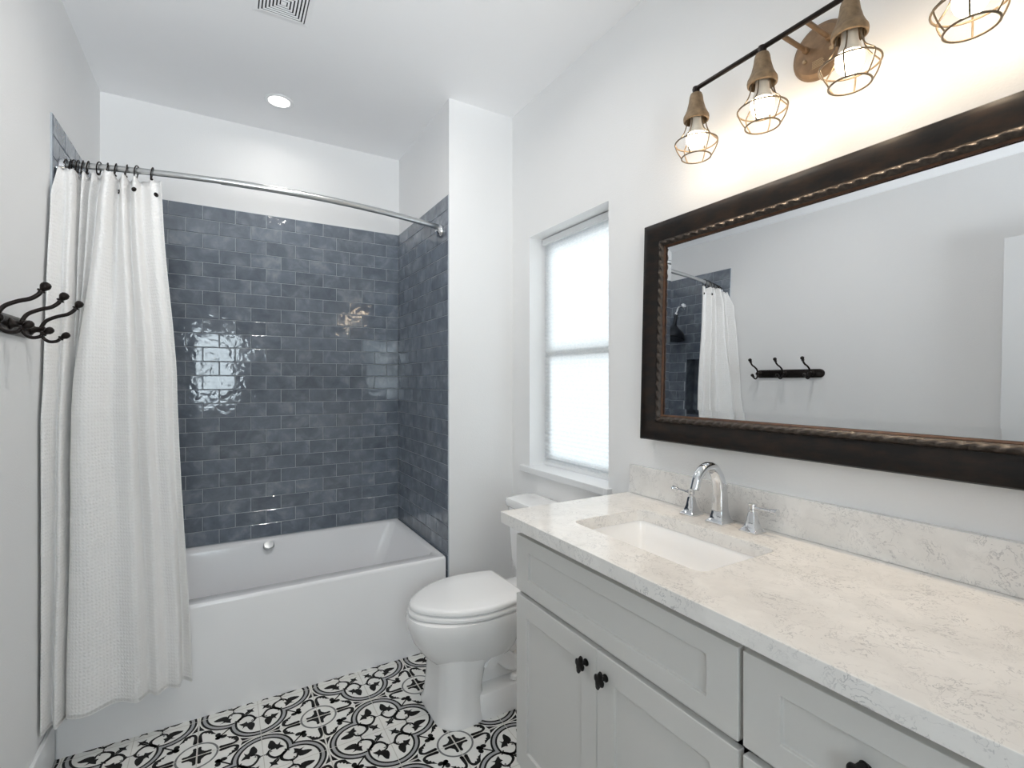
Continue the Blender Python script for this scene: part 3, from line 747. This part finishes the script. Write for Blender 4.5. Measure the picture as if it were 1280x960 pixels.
# ------------------------------------------------------------------ vanity
CZ1, CZ0 = 0.920, 0.883
CX0, CX1, CY0, CY1 = 0.790, XR-0.0005, 0.135, 1.418
van = empty('vanity_cabinet', (1.1, 0.76, 0), 'light grey shaker vanity cabinet with black knobs', 'vanity cabinet')
FX = 0.820                                   # front plane of doors and drawers
VY0, VY1 = 0.150, 1.376
b = MB(); x = FX+0.021
b.box(x, XR-0.004, VY0, VY0+0.018, 0.0, CZ0-0.001); b.box(x, XR-0.004, VY1-0.018, VY1, 0.0, CZ0-0.001)
b.box(x, XR-0.004, VY0+0.018, VY1-0.018, 0.10, 0.118); b.box(XR-0.012, XR-0.004, VY0+0.018, VY1-0.018, 0.118, CZ0-0.001)
b.box(x, x+0.02, VY0+0.018, VY1-0.018, 0.840, CZ0-0.001)             # face frame rails and stile
b.box(x, x+0.02, VY0+0.018, VY1-0.018, 0.655, 0.695); b.box(x, x+0.02, VY0+0.018, VY1-0.018, 0.10, 0.14)
b.box(x, x+0.02, 0.545, 0.592, 0.14, 0.84); b.box(x, x+0.02, VY0+0.018, VY0+0.04, 0.14, 0.84); b.box(x, x+0.02, VY1-0.04, VY1-0.018, 0.14, 0.84)
b.box(x, x+0.02, VY0+0.04, 0.545, 0.40, 0.43); b.box(x, x+0.02, 0.955, 0.985, 0.14, 0.655)
b.build('carcass', 'cabinet', van, smooth=0)
MB().box(FX+0.09, FX+0.105, VY0+0.018, VY1-0.018, 0.0, 0.10).build('toe_kick', 'cabinet', van, smooth=0)
def shaker(name, y0, y1, z0, z1, sy, sz):
    b = MB(); t = 0.020; rc = 0.009
    O = lambda xx: [V3(xx,y0,z0),V3(xx,y1,z0),V3(xx,y1,z1),V3(xx,y0,z1)]
    I = lambda xx: [V3(xx,y0+sy,z0+sz),V3(xx,y1-sy,z0+sz),V3(xx,y1-sy,z1-sz),V3(xx,y0+sy,z1-sz)]
    b.loft([O(FX+t), O(FX), I(FX), I(FX+rc)])
    return b.build(name, 'cabinet', van, smooth=0, bevel=0.0016)
G = 0.002
fd = shaker('false_drawer_front', 0.573, 1.367, 0.682, 0.856, 0.070, 0.045)
d1 = shaker('door', 0.971+G/2, 1.367, 0.120, 0.666, 0.062, 0.062)
d2 = shaker('door', 0.573, 0.971-G/2, 0.120, 0.666, 0.062, 0.062)
w1 = shaker('drawer_front', 0.160, 0.563, 0.682, 0.856, 0.070, 0.045)
w2 = shaker('drawer_front', 0.160, 0.563, 0.420, 0.666, 0.070, 0.060)
w3 = shaker('drawer_front', 0.160, 0.563, 0.120, 0.406, 0.070, 0.060)
def knob(y, z, parent, fx=FX, rot=0.30):
    b = MB(); cx = fx-0.022
    b.lathe([(0.0095,0.0),(0.0095,0.003),(0.006,0.005),(0.0048,0.009),(0.0048,0.016),(0.009,0.019),(0.009,0.023)], (fx, y, z), (-1,0,0), 18)
    pts = []
    for k in range(64):              # pierced four-lobed face
        a = 2*PI*k/64
        r = 0.0148+0.0028*abs(math.cos(a))**3+0.0072*abs(math.sin(a))**8-0.0022*max(0.0, math.cos(4*a+PI))
        yy, zz = r*math.cos(a), r*math.sin(a)
        pts.append((yy*math.cos(rot)-zz*math.sin(rot), yy*math.sin(rot)+zz*math.cos(rot)))
    L = lambda xx, f: [V3(xx, y+p[0]*f, z+p[1]*f) for p in pts]
    b.loft([L(cx+0.003, 0.93), L(cx+0.0015, 1.0), L(cx-0.0015, 1.0), L(cx-0.0035, 0.85), L(cx-0.0045, 0.45)])
    for s_ in (1, -1):
        ey, ez = y-s_*0.0192*math.sin(rot), z+s_*0.0192*math.cos(rot)
        b.tube([V3(cx, ey+0.0046*math.cos(2*PI*k/16), ez+0.0046*math.sin(2*PI*k/16)) for k in range(16)], 0.0022, 8, loop=True)
    k_ = b.build('knob', 'blackiron', parent, smooth=40); k_['label'] = 'small black iron knob with a pierced four-lobed face'
knob(1.012, 0.614, d1); knob(0.936, 0.612, d2)
knob(0.366, 0.769, w1, FX+0.009); knob(0.366, 0.543, w2, FX+0.009); knob(0.366, 0.263, w3, FX+0.009)

# countertop with the sink cut-out
SX0, SX1, SY0, SY1, SR = 0.922, 1.212, 0.735, 1.205, 0.028
ct = MB()
hole = rrect((SX0+SX1)/2, (SY0+SY1)/2, (SX1-SX0)/2, (SY1-SY0)/2, SR, 6)
def outer_of(p):
    cx, cy = (SX0+SX1)/2, (SY0+SY1)/2
    dx, dy = p[0]-cx, p[1]-cy
    hx0, hy0 = (SX1-SX0)/2, (SY1-SY0)/2
    u, v = dx/hx0, dy/hy0; m = max(abs(u), abs(v)); u /= m; v /= m
    xx = CX0+(CX1-CX0)*(u+1)/2; yy = CY0+(CY1-CY0)*(v+1)/2
    return (xx, yy)
outer = [outer_of(p) for p in hole]
# make sure the four corners exist in the outer loop
for (cxn, cyn) in ((CX1,CY1),(CX0,CY1),(CX0,CY0),(CX1,CY0)):
    i = min(range(len(outer)), key=lambda k: (outer[k][0]-cxn)**2+(outer[k][1]-cyn)**2); outer[i] = (cxn, cyn)
ro = lambda z: [V3(p[0], p[1], z) for p in outer]
rh = lambda z: [V3(p[0], p[1], z) for p in hole]
ct.loft([ro(CZ0), ro(CZ1), rh(CZ1), rh(CZ0)], loop=True)
tag(ct.build('countertop', 'quartz', smooth=0, bevel=0.0018, weld=1e-5), 'white veined quartz countertop on the grey vanity', 'countertop')
bs = MB().box(XR-0.021, XR-0.0005, CY0, 1.409, CZ1+0.0005, CZ1+0.108)
tag(bs.build('backsplash', 'quartz', smooth=0, bevel=0.0015), 'low veined quartz backsplash below the mirror', 'backsplash')
# sink
sk = empty('sink', ((SX0+SX1)/2, (SY0+SY1)/2, 0.73), 'white rectangular undermount sink in the countertop', 'sink')
def sring(e, z, r, sh=0.0): return [V3(p[0]+sh, p[1], z) for p in rrect((SX0+SX1)/2, (SY0+SY1)/2, (SX1-SX0)/2-e, (SY1-SY0)/2-e, r, 6)]
b = MB()
zt_ = CZ0-0.0006
b.loft([sring(-0.022, zt_-0.012, 0.045), sring(-0.022, zt_, 0.045), sring(-0.004, zt_, 0.03), sring(0.0, zt_-0.006, 0.024), sring(0.004, 0.83, 0.022), sring(0.009, 0.782, 0.022), sring(0.016, 0.770, 0.022), sring(0.030, 0.763, 0.022), sring(0.115, 0.752, 0.02)], cap0=False)
b.loft([sring(-0.022, zt_-0.012, 0.045), sring(-0.012, 0.82, 0.05), sring(-0.002, 0.752, 0.04), sring(0.10, 0.738, 0.04)], cap0=False)
b.build('basin', 'porcelain', sk, smooth=50, recalc=False)
b = MB(); b.lathe([(0.022,0.0),(0.022,0.004),(0.015,0.006),(0.0,0.006)], ((SX0+SX1)/2+0.02, (SY0+SY1)/2, 0.752), (0,0,1), 24); b.build('drain', 'chrome', sk)

# faucet
FXC, FYC = 1.300, 0.968
fa = empty('faucet', (FXC, FYC, CZ1), 'chrome widespread faucet with an arched spout behind the sink', 'faucet')
def sq(c, hx_, hy_, r, z=None, ax=None, n=4):
    """rounded-square section; ax = (u, w) vectors"""
    u, w_ = ax if ax else (V3(1,0,0), V3(0,1,0))
    return [Vector(c)+u*p[0]+w_*p[1] for p in rrect(0, 0, hx_, hy_, r, n)]
b = MB(); z0 = CZ1+0.0004
secs = [(0.0,0.031,0.002),(0.004,0.031,0.002),(0.007,0.027,0.002),(0.016,0.0215,0.002),(0.032,0.0185,0.003)]
R = [sq((FXC, FYC, z0+h), r, r, q) for h, r, q in secs]
path = catmull([(FXC,FYC,z0+0.040),(FXC-0.001,FYC,z0+0.09),(FXC-0.010,FYC,z0+0.135),(FXC-0.035,FYC,z0+0.168),(FXC-0.068,FYC,z0+0.172),(FXC-0.098,FYC,z0+0.150),(FXC-0.115,FYC,z0+0.112)], 7)
for i, p in enumerate(path):
    a_, c_ = path[max(i-1, 0)], path[min(i+1, len(path)-1)]; t = (c_-a_).normalized(); u = V3(0,1,0); w_ = t.cross(u)
    k = i/(len(path)-1); hw_ = 0.0180-0.0045*k; hd = 0.0180-0.0075*k
    rr_ = min(hw_, hd)*(0.25+0.65*min(1, k*1.5))
    R.append(sq(p, hd, hw_, rr_, ax=(w_*-1, u)))
b.loft(R); b.build('spout', 'chrome', fa, smooth=40)
def handle(y, sg):
    b = MB()
    S2 = [(0.0,0.0265,0.002),(0.0035,0.0265,0.002),(0.006,0.0235,0.002),(0.014,0.0175,0.002),(0.030,0.0125,0.002),(0.052,0.0095,0.002),(0.056,0.0085,0.003)]
    b.loft([sq((FXC, y, z0+h), r, r, q) for h, r, q in S2])
    h = b.build('handle', 'chrome', fa, smooth=40)
    b = MB(); zc_ = z0+0.068
    b.lathe([(0.0075,-0.012),(0.0075,-0.006),(0.0105,-0.003),(0.0105,0.006),(0.0125,0.008),(0.0125,0.011),(0.0,0.0115)], (FXC, y, zc_), (0,0,1), 20)
    b.tube([V3(FXC, y+sg*0.006, zc_), V3(FXC, y+sg*0.03, zc_+0.001), V3(FXC, y+sg*0.058, zc_+0.002)], [0.0052,0.0046,0.0052], 12)
    b.lathe([(0.0056,0.0),(0.0075,0.002),(0.0078,0.014),(0.010,0.016),(0.010,0.020),(0.0,0.0205)], (FXC, y+sg*0.054, zc_+0.002), (0,sg,0), 18)
    b.build('lever', 'chrome', h, smooth=40)
handle(FYC+0.106, 1); handle(FYC-0.106, -1)

# ------------------------------------------------------------------ framed mirror, leaning slightly forward at the bottom
mi = empty('wall_mirror', (XR-0.004, 0.70, 1.137), 'large wall mirror in an ornate black wood frame above the vanity', 'mirror')
TB = math.radians(1.7); MZT = 1.914; MZB = 1.137; MY0, MY1 = 0.080, 1.321
def mp(h, y, z):
    return V3(XR-0.004-(h*math.cos(TB)+(MZT-z)*math.sin(TB)), y, MZT-(MZT-z)*math.cos(TB)+h*math.sin(TB))
def mring(inset, h): return [mp(h, MY0+inset, MZB+inset), mp(h, MY1-inset, MZB+inset), mp(h, MY1-inset, MZT-inset), mp(h, MY0+inset, MZT-inset)]
prof = [(0.0,0.0),(0.0,0.024),(0.004,0.030),(0.012,0.033),(0.022,0.0335),(0.034,0.031),(0.046,0.026),(0.058,0.0205),(0.066,0.019),(0.0665,0.006),(0.0665,0.0)]
b = MB(); b.loft([mring(i, h) for i, h in prof], cap0=False, cap1=False)
b.build('frame', 'frame', mi, smooth=35)
# carved bead: rope of slanted leaves running round the frame
b = MB(); i0, i1 = 0.0655, 0.0870
cs = [V3(0, *p) for p in ((MY0+i0, MZB+i0), (MY1-i0, MZB+i0), (MY1-i0, MZT-i0), (MY0+i0, MZT-i0))]
for e in range(4):
    horizontal = e % 2 == 0
    L = (MY1-MY0 if horizontal else MZT-MZB); n = int(L/0.0045); rings = []
    for k in range(n+1):
        t = k/n; ring = []
        for q in range(9):
            f = q/8; ins = i0+(i1-i0)*f
            lo, hi = ins, L-ins
            pos = lo+(hi-lo)*t
            hgt = 0.017+0.013*math.sin(PI*f)**0.8*(0.78+0.22*math.sin(pos*190+f*5.0))-0.002*f
            if horizontal:
                y = MY0+pos; z = MZB+ins if e == 0 else MZT-ins
            else:
                z = MZB+pos; y = MY1-ins if e == 1 else MY0+ins
            ring.append(mp(hgt, y, z))
        rings.append(ring)
    b.loft(rings, cap0=False, cap1=False, closed=False)
be = b.build('carved_bead', 'bead', mi, smooth=60, recalc=False); be['label'] = 'carved leaf beading, worn brown'
b = MB(); b.loft([mring(i, h) for i, h in ((0.0865,0.016),(0.0880,0.0160),(0.0920,0.0135),(0.0925,0.010))], cap0=False, cap1=False)
li = b.build('inner_lip', 'copper', mi, smooth=30); li['label'] = 'worn copper inner lip'
b = MB(); g0, g1 = 0.0900, 0.1160
b.loft([mring(g0, 0.0082), mring(g1, 0.0100)], cap0=False, cap1=False); b.poly(mring(g1, 0.0100))
b.loft([mring(g0, 0.0082), mring(g0, 0.003)], cap0=False, cap1=True)
b.build('glass', 'mirror', mi, smooth=0)

# ------------------------------------------------------------------ vanity light
LX, LZ = XR-0.130, 2.226
LYS = [1.010, 0.797, 0.584, 0.371]
vl = empty('vanity_light', (XR, 0.69, LZ), 'four-bulb vanity light with wire cages on a dark bar above the mirror', 'light fixture')
b = MB(); b.tube([V3(LX, LYS[-1]-0.012, LZ+0.012), V3(LX, LYS[0]+0.004, LZ+0.012)], 0.0068, 14); b.build('bar', 'bronze', vl)
PYC, PZC = 0.713, 2.224
b = MB(); b.lathe([(0.0,0.0),(0.073,0.0),(0.073,0.004),(0.069,0.010),(0.064,0.012),(0.060,0.016),(0.0,0.019)], (XR-0.0005, PYC, PZC), (-1,0,0), 48)
bp_ = b.build('back_plate', 'plate', vl, smooth=30)
for k in range(2):
    b = MB(); b.lathe([(0.005,0.0),(0.005,0.004),(0.003,0.006),(0.0,0.006)], (XR-0.018, PYC+(0.034 if k == 0 else -0.034), PZC-0.016), (-1,0,0), 12)
    b.build('screw', 'stamp', bp_)
b = MB(); random.seed(3)
for r_ in range(5):
    y = PYC+0.014
    for c_ in range(9):
        ww = random.uniform(0.0015, 0.0032)
        b.box(XR-0.0196, XR-0.0186, y-ww, y, PZC-0.030-r_*0.0042, PZC-0.0280-r_*0.0042); y -= ww+0.0008
st = b.build('stamped_text', 'stamp', bp_, smooth=0); st['label'] = 'tiny illegible stamped lines'
for k in (1, -1):
    b = MB(); b.tube([V3(XR-0.016, PYC+0.030*k, LZ+0.010), V3(XR-0.07, PYC+0.030*k, LZ+0.011), V3(LX+0.003, PYC+0.030*k, LZ+0.012)], 0.0062, 12)
    b.lathe([(0.0085,0.0),(0.0085,0.010),(0.0065,0.014)], (XR-0.018, PYC+0.030*k, LZ+0.010), (-1,0,0), 14)
    b.build('arm', 'plate', vl)
for li_, y in enumerate(LYS):
    c = V3(LX, y, LZ)
    b = MB()
    b.lathe([(0.010,0.016),(0.0115,0.010),(0.010,0.002),(0.010,-0.006)], c, (0,0,1), 18, mi=1)
    b.lathe([(0.0,-0.004),(0.0165,-0.005),(0.0190,-0.012),(0.0215,-0.030),(0.0270,-0.052),(0.0330,-0.066),(0.0365,-0.072),(0.0375,-0.078),(0.0365,-0.086),(0.0325,-0.088),(0.0310,-0.080),(0.0270,-0.070),(0.0,-0.062)], c, (0,0,1), 32, mi=0)
    cup = b.build('socket_cup', ['brass', 'bronze'], vl, smooth=40)
    b = MB(); nW = 6; zt2, zm, zb = -0.084, -0.152, -0.197
    for k in range(nW):
        a = 2*PI*k/nW+0.25
        d = V3(math.cos(a), math.sin(a), 0)
        pr = catmull([d*0.0270+V3(0,0,-0.070), d*0.0285+V3(0,0,-0.100), d*0.0385+V3(0,0,-0.126), d*0.0575+V3(0,0,-0.146), d*0.0610+V3(0,0,-0.155), d*0.0540+V3(0,0,-0.176), d*0.0420+V3(0,0,zb)], 5)
        b.tube([c+p for p in pr], 0.0018, 6)
    for r_, z in ((0.0605, -0.152), (0.0420, zb)):
        b.tube([c+V3(r_*math.cos(2*PI*k/40), r_*math.sin(2*PI*k/40), z) for k in range(40)], 0.0023, 6, loop=True)
    b.build('wire_cage', 'cage', cup, smooth=60)
    b = MB(); b.lathe([(0.0160,-0.060),(0.0165,-0.085),(0.0175,-0.098),(0.0235,-0.118),(0.0275,-0.1281)], c, (0,0,1), 24, mi=0, cap=False)
    b.lathe([(0.0275,-0.1281),(0.0290,-0.136),(0.0285,-0.146),(0.0250,-0.157),(0.0180,-0.166),(0.0090,-0.170),(0.0,-0.171)], c, (0,0,1), 24, mi=1, cap=False)
    b.build('bulb', ['bulbneck', 'bulb'], cup, smooth=60)
    sl = bpy.data.lights.new('bulb_lamp', 'SPOT'); sl.energy = P_SPOT; sl.color = (1.0, 0.80, 0.58); sl.spot_size = math.radians(88); sl.spot_blend = 0.7; sl.shadow_soft_size = 0.02
    so = bpy.data.objects.new('bulb_lamp', sl); COL.objects.link(so); so.location = c+V3(0, 0, -0.178)

# ------------------------------------------------------------------ coat hook rail on the left wall
hk = empty('coat_hook_rail', (XL, 1.875, 1.510), 'dark bronze rail with three double coat hooks on the left wall', 'coat hooks')
RY0, RY1, RZc, RHh = 1.650, 2.100, 1.508, 0.0265
b = MB(); pts = []
for s0, yc in ((1, RY1-RHh), (-1, RY0+RHh)):
    for k in range(13):
        a = -PI/2*s0+PI*k/12*s0 if s0 == 1 else PI/2+PI*k/12
        pts.append((yc+RHh*math.cos(a), RZc+RHh*math.sin(a)))
P = lambda h, e: [V3(XL+h, 1.875+(p[0]-1.875)*(1-e/0.225), RZc+(p[1]-RZc)*(1-e/RHh)) for p in pts]
b.loft([P(0.0, 0), P(0.010, 0), P(0.014, 0.004), P(0.0155, 0.008)])
b.build('rail', 'bronze', hk, smooth=40)
for y in (2.070, 1.895, 1.720):
    b = MB(); xb = XL+0.0150
    b.lathe([(0.0,0.0),(0.0175,0.0),(0.0175,0.003),(0.012,0.007),(0.009,0.012),(0.0085,0.022),(0.011,0.026),(0.011,0.031),(0.006,0.035),(0.0,0.036)], (xb, y, RZc), (1,0,0), 20)
    up_ = catmull([(xb+0.022,y,RZc+0.004),(xb+0.035,y,RZc+0.028),(xb+0.060,y,RZc+0.043),(xb+0.085,y,RZc+0.052),(xb+0.100,y,RZc+0.064),(xb+0.106,y,RZc+0.074)], 6)
    b.tube(up_, [0.0055-0.0018*abs(2*i/(len(up_)-1)-1)*0+0.0006*math.sin(i) *0 for i in range(len(up_))], 12)
    dn = catmull([(xb+0.024,y,RZc-0.004),(xb+0.028,y,RZc-0.024),(xb+0.042,y,RZc-0.036),(xb+0.060,y,RZc-0.034),(xb+0.070,y,RZc-0.024)], 6)
    b.tube(dn, 0.0048, 12)
    h = b.build('hook', 'bronze', hk, smooth=50)
    def knobend(p, d, r):
        b = MB(); p = Vector(p); d = Vector(d).normalized()
        b.lathe([(0.0055,0.0),(r*0.95,0.002),(r*0.95,0.005),(0.006,0.007),(r*0.8,0.010),(r*1.12,0.015),(r*1.18,0.020),(r*1.0,0.026),(r*0.5,0.0295),(0.0,0.030)], p-d*0.004, d, 18)
        b.build('ball_tip', 'bronze', h, smooth=50)
    knobend(up_[-1], (0.55,0,0.83), 0.0098); knobend(dn[-1], (0.8,0,0.6), 0.0088)

# ------------------------------------------------------------------ window, sill, blind
wn = struct(bpy.data.objects.new('window_1', None), 'white double-hung window in the right wall', 'window'); COL.objects.link(wn); wn.location = (XR+0.13, (WY0+WY1)/2, WZ0)
XG = XR+0.135
b = MB(); fw = 0.030
b.box(XG-0.03, XG+0.03, WY0, WY0+fw, WZ0+0.02, WZ1); b.box(XG-0.03, XG+0.03, WY1-fw, WY1, WZ0+0.02, WZ1)
b.box(XG-0.03, XG+0.03, WY0+fw, WY1-fw, WZ1-fw, WZ1); b.box(XG-0.03, XG+0.03, WY0+fw, WY1-fw, WZ0+0.02, WZ0+0.02+0.004)
b.build('window_frame', 'trim', wn, smooth=0, bevel=0.002)
def sash(name, x, z0, z1, top, bot):
    b = MB(); a0, a1 = WY0+fw, WY1-fw; s_ = 0.030
    b.box(x-0.013, x+0.013, a0, a0+s_, z0, z1); b.box(x-0.013, x+0.013, a1-s_, a1, z0, z1)
    b.box(x-0.013, x+0.013, a0+s_, a1-s_, z1-top, z1); b.box(x-0.013, x+0.013, a0+s_, a1-s_, z0, z0+bot)
    s2 = b.build(name, 'trim', wn, smooth=0)
    MB().box(x-0.002, x+0.002, a0+s_, a1-s_, z0+bot, z1-top).build('pane', 'glass', s2, smooth=0)
sash('lower_sash', XG-0.015, WZ0+0.022, 1.508, 0.042, 0.035)
sash('upper_sash', XG+0.014, 1.468, WZ1-fw, 0.035, 0.040)
b = MB(); b.box(XR-0.026, XR+0.105, WY0+0.001, WY1-0.001, WZ0-0.028, WZ0+0.004); b.box(XR-0.026, XR-0.0005, WY1-0.002, WY1+0.060, WZ0-0.028, WZ0+0.004); b.box(XR-0.026, XR-0.0005, WY0-0.022, WY0+0.002, WZ0-0.028, WZ0+0.004)
b.build('window_sill', 'trim', wn, smooth=0, bevel=0.003)
bl = empty('window_blind', (XR+0.085, (WY0+WY1)/2, WZ0), 'white light-filtering pleated blind lowered over the window', 'blind')
XBd = XR+0.088; by0, by1 = WY0+0.006, WY1-0.010
MB().box(XBd-0.018, XBd+0.014, by0, by1, WZ1-0.036, WZ1-0.006).build('headrail', 'trim', bl, smooth=0, bevel=0.002)
b = MB(); rings = []; z = WZ1-0.036; k = 0; zbot = WZ0+0.026
npl = 106
for k in range(npl+1):
    zz = WZ1-0.036+(zbot-(WZ1-0.036))*k/npl
    dx = 0.0012 if k % 2 else -0.0012
    if zz < 1.18: dx *= 1.0+2.2*(1.18-zz)/0.25
    rings.append([V3(XBd+dx, by0+0.004, zz), V3(XBd+dx, by1-0.004, zz)])
b.loft(rings, cap0=False, cap1=False, closed=False)
b.build('blind_fabric', 'blind', bl, smooth=0, recalc=False)
MB().box(XBd-0.010, XBd+0.010, by0+0.002, by1-0.002, WZ0+0.008, WZ0+0.026).build('bottom_rail', 'trim', bl, smooth=0, bevel=0.003)
# rear window behind the camera
w2_ = struct(bpy.data.objects.new('window_2', None), 'window in the wall behind the camera', 'window'); COL.objects.link(w2_); w2_.location = ((RX0+RX1)/2, YF-0.06, RZ0)
b = MB(); b.box(RX0, RX0+0.03, YF-0.09, YF-0.04, RZ0, RZ1); b.box(RX1-0.03, RX1, YF-0.09, YF-0.04, RZ0, RZ1)
b.box(RX0+0.03, RX1-0.03, YF-0.09, YF-0.04, RZ0, RZ0+0.03); b.box(RX0+0.03, RX1-0.03, YF-0.09, YF-0.04, RZ1-0.03, RZ1); b.box(RX0+0.03, RX1-0.03, YF-0.08, YF-0.05, 1.52, 1.56)
wf2 = b.build('window_frame', 'trim', w2_, smooth=0)
MB().box(RX0+0.03, RX1-0.03, YF-0.067, YF-0.063, RZ0+0.03, RZ1-0.03).build('pane', 'glass', w2_, smooth=0)

# ------------------------------------------------------------------ open door resting along the left wall (seen in the mirror)
dr = struct(bpy.data.objects.new('door_1', None), 'white door standing open along the left wall', 'door'); COL.objects.link(dr); dr.location = (XL+0.05, 0.45, 0.01)
b = MB(); dx0, dx1, dy0, dy1, dz1 = XL+0.03, XL+0.065, 0.03, 0.832, 2.133
b.box(dx0, dx1, dy0, dy1, 0.012, dz1)
b.build('door_leaf', 'trim', dr, smooth=0, bevel=0.002)
b = MB(); b.lathe([(0.026,0.0),(0.026,0.005),(0.010,0.010),(0.010,0.035),(0.024,0.045),(0.027,0.058),(0.018,0.068),(0,0.069)], (dx1, 0.10, 0.95), (1,0,0), 24); b.build('door_knob', 'bronze', dr)

# ------------------------------------------------------------------ ceiling: downlights and vent
def downlight(x, y, label, power):
    t = empty('ceiling_light', (x, y, ZC-0.004), label, 'ceiling light')
    b = MB(); b.lathe([(0.048,-0.0005),(0.068,-0.0005),(0.070,-0.004),(0.066,-0.007),(0.052,-0.005),(0.048,-0.0005)], (x, y, ZC), (0,0,1), 40, cap=False); b.build('trim_ring', 'trim', t)
    b = MB(); b.lathe([(0.0,-0.0035),(0.050,-0.0035),(0.050,-0.001),(0.0,-0.001)], (x, y, ZC), (0,0,1), 40); b.build('lens', 'lens', t)
    l = bpy.data.lights.new('downlight_lamp', 'AREA'); l.shape = 'DISK'; l.size = 0.10; l.energy = power; l.color = (1.0, 0.965, 0.92); l.spread = math.radians(165)
    lo_ = bpy.data.objects.new('downlight_lamp', l); COL.objects.link(lo_); lo_.location = (x, y, ZC-0.009)
    return t
downlight(0.254, 2.80, 'round recessed ceiling light above the bathtub', P_CAN*0.22)
downlight(0.42, 1.62, 'added round recessed ceiling light over the middle of the room, out of view', P_CAN*1.1)  # unseen light, added to brighten the room
vt = empty('ceiling_vent', (0.203, 2.060, ZC-0.012), 'square white louvred exhaust vent in the ceiling', 'vent')
VX, VY = 0.203, 2.062
b = MB()
def sqr(h, z): return [V3(VX-h, VY-h, z), V3(VX+h, VY-h, z), V3(VX+h, VY+h, z), V3(VX-h, VY+h, z)]
b.loft([sqr(0.102, ZC-0.0003), sqr(0.101, ZC-0.001), sqr(0.088, ZC-0.0025), sqr(0.084, ZC-0.0025), sqr(0.084, ZC-0.001)], cap0=False, cap1=False)
b.build('cover_frame', 'ceiling', vt, smooth=0)
b = MB(); b.poly(sqr(0.084, ZC-0.001)); b.build('duct_shade_sheet', 'dark', vt, smooth=0)  # flat sheet; shade between the louvres is put into its dark colour
for k in range(6):
    h = 0.0795-k*0.0118; b = MB()
    b.loft([sqr(h, ZC-0.0052), sqr(h-0.0066, ZC-0.0052), sqr(h-0.0066, ZC-0.0035), sqr(h, ZC-0.0035)], cap0=False, cap1=False, loop=True)
    b.build('louvre', 'ceiling', vt, smooth=0)
b = MB(); b.loft([sqr(0.0095, ZC-0.0052), sqr(0.0095, ZC-0.0035)]); b.build('louvre', 'ceiling', vt, smooth=0)
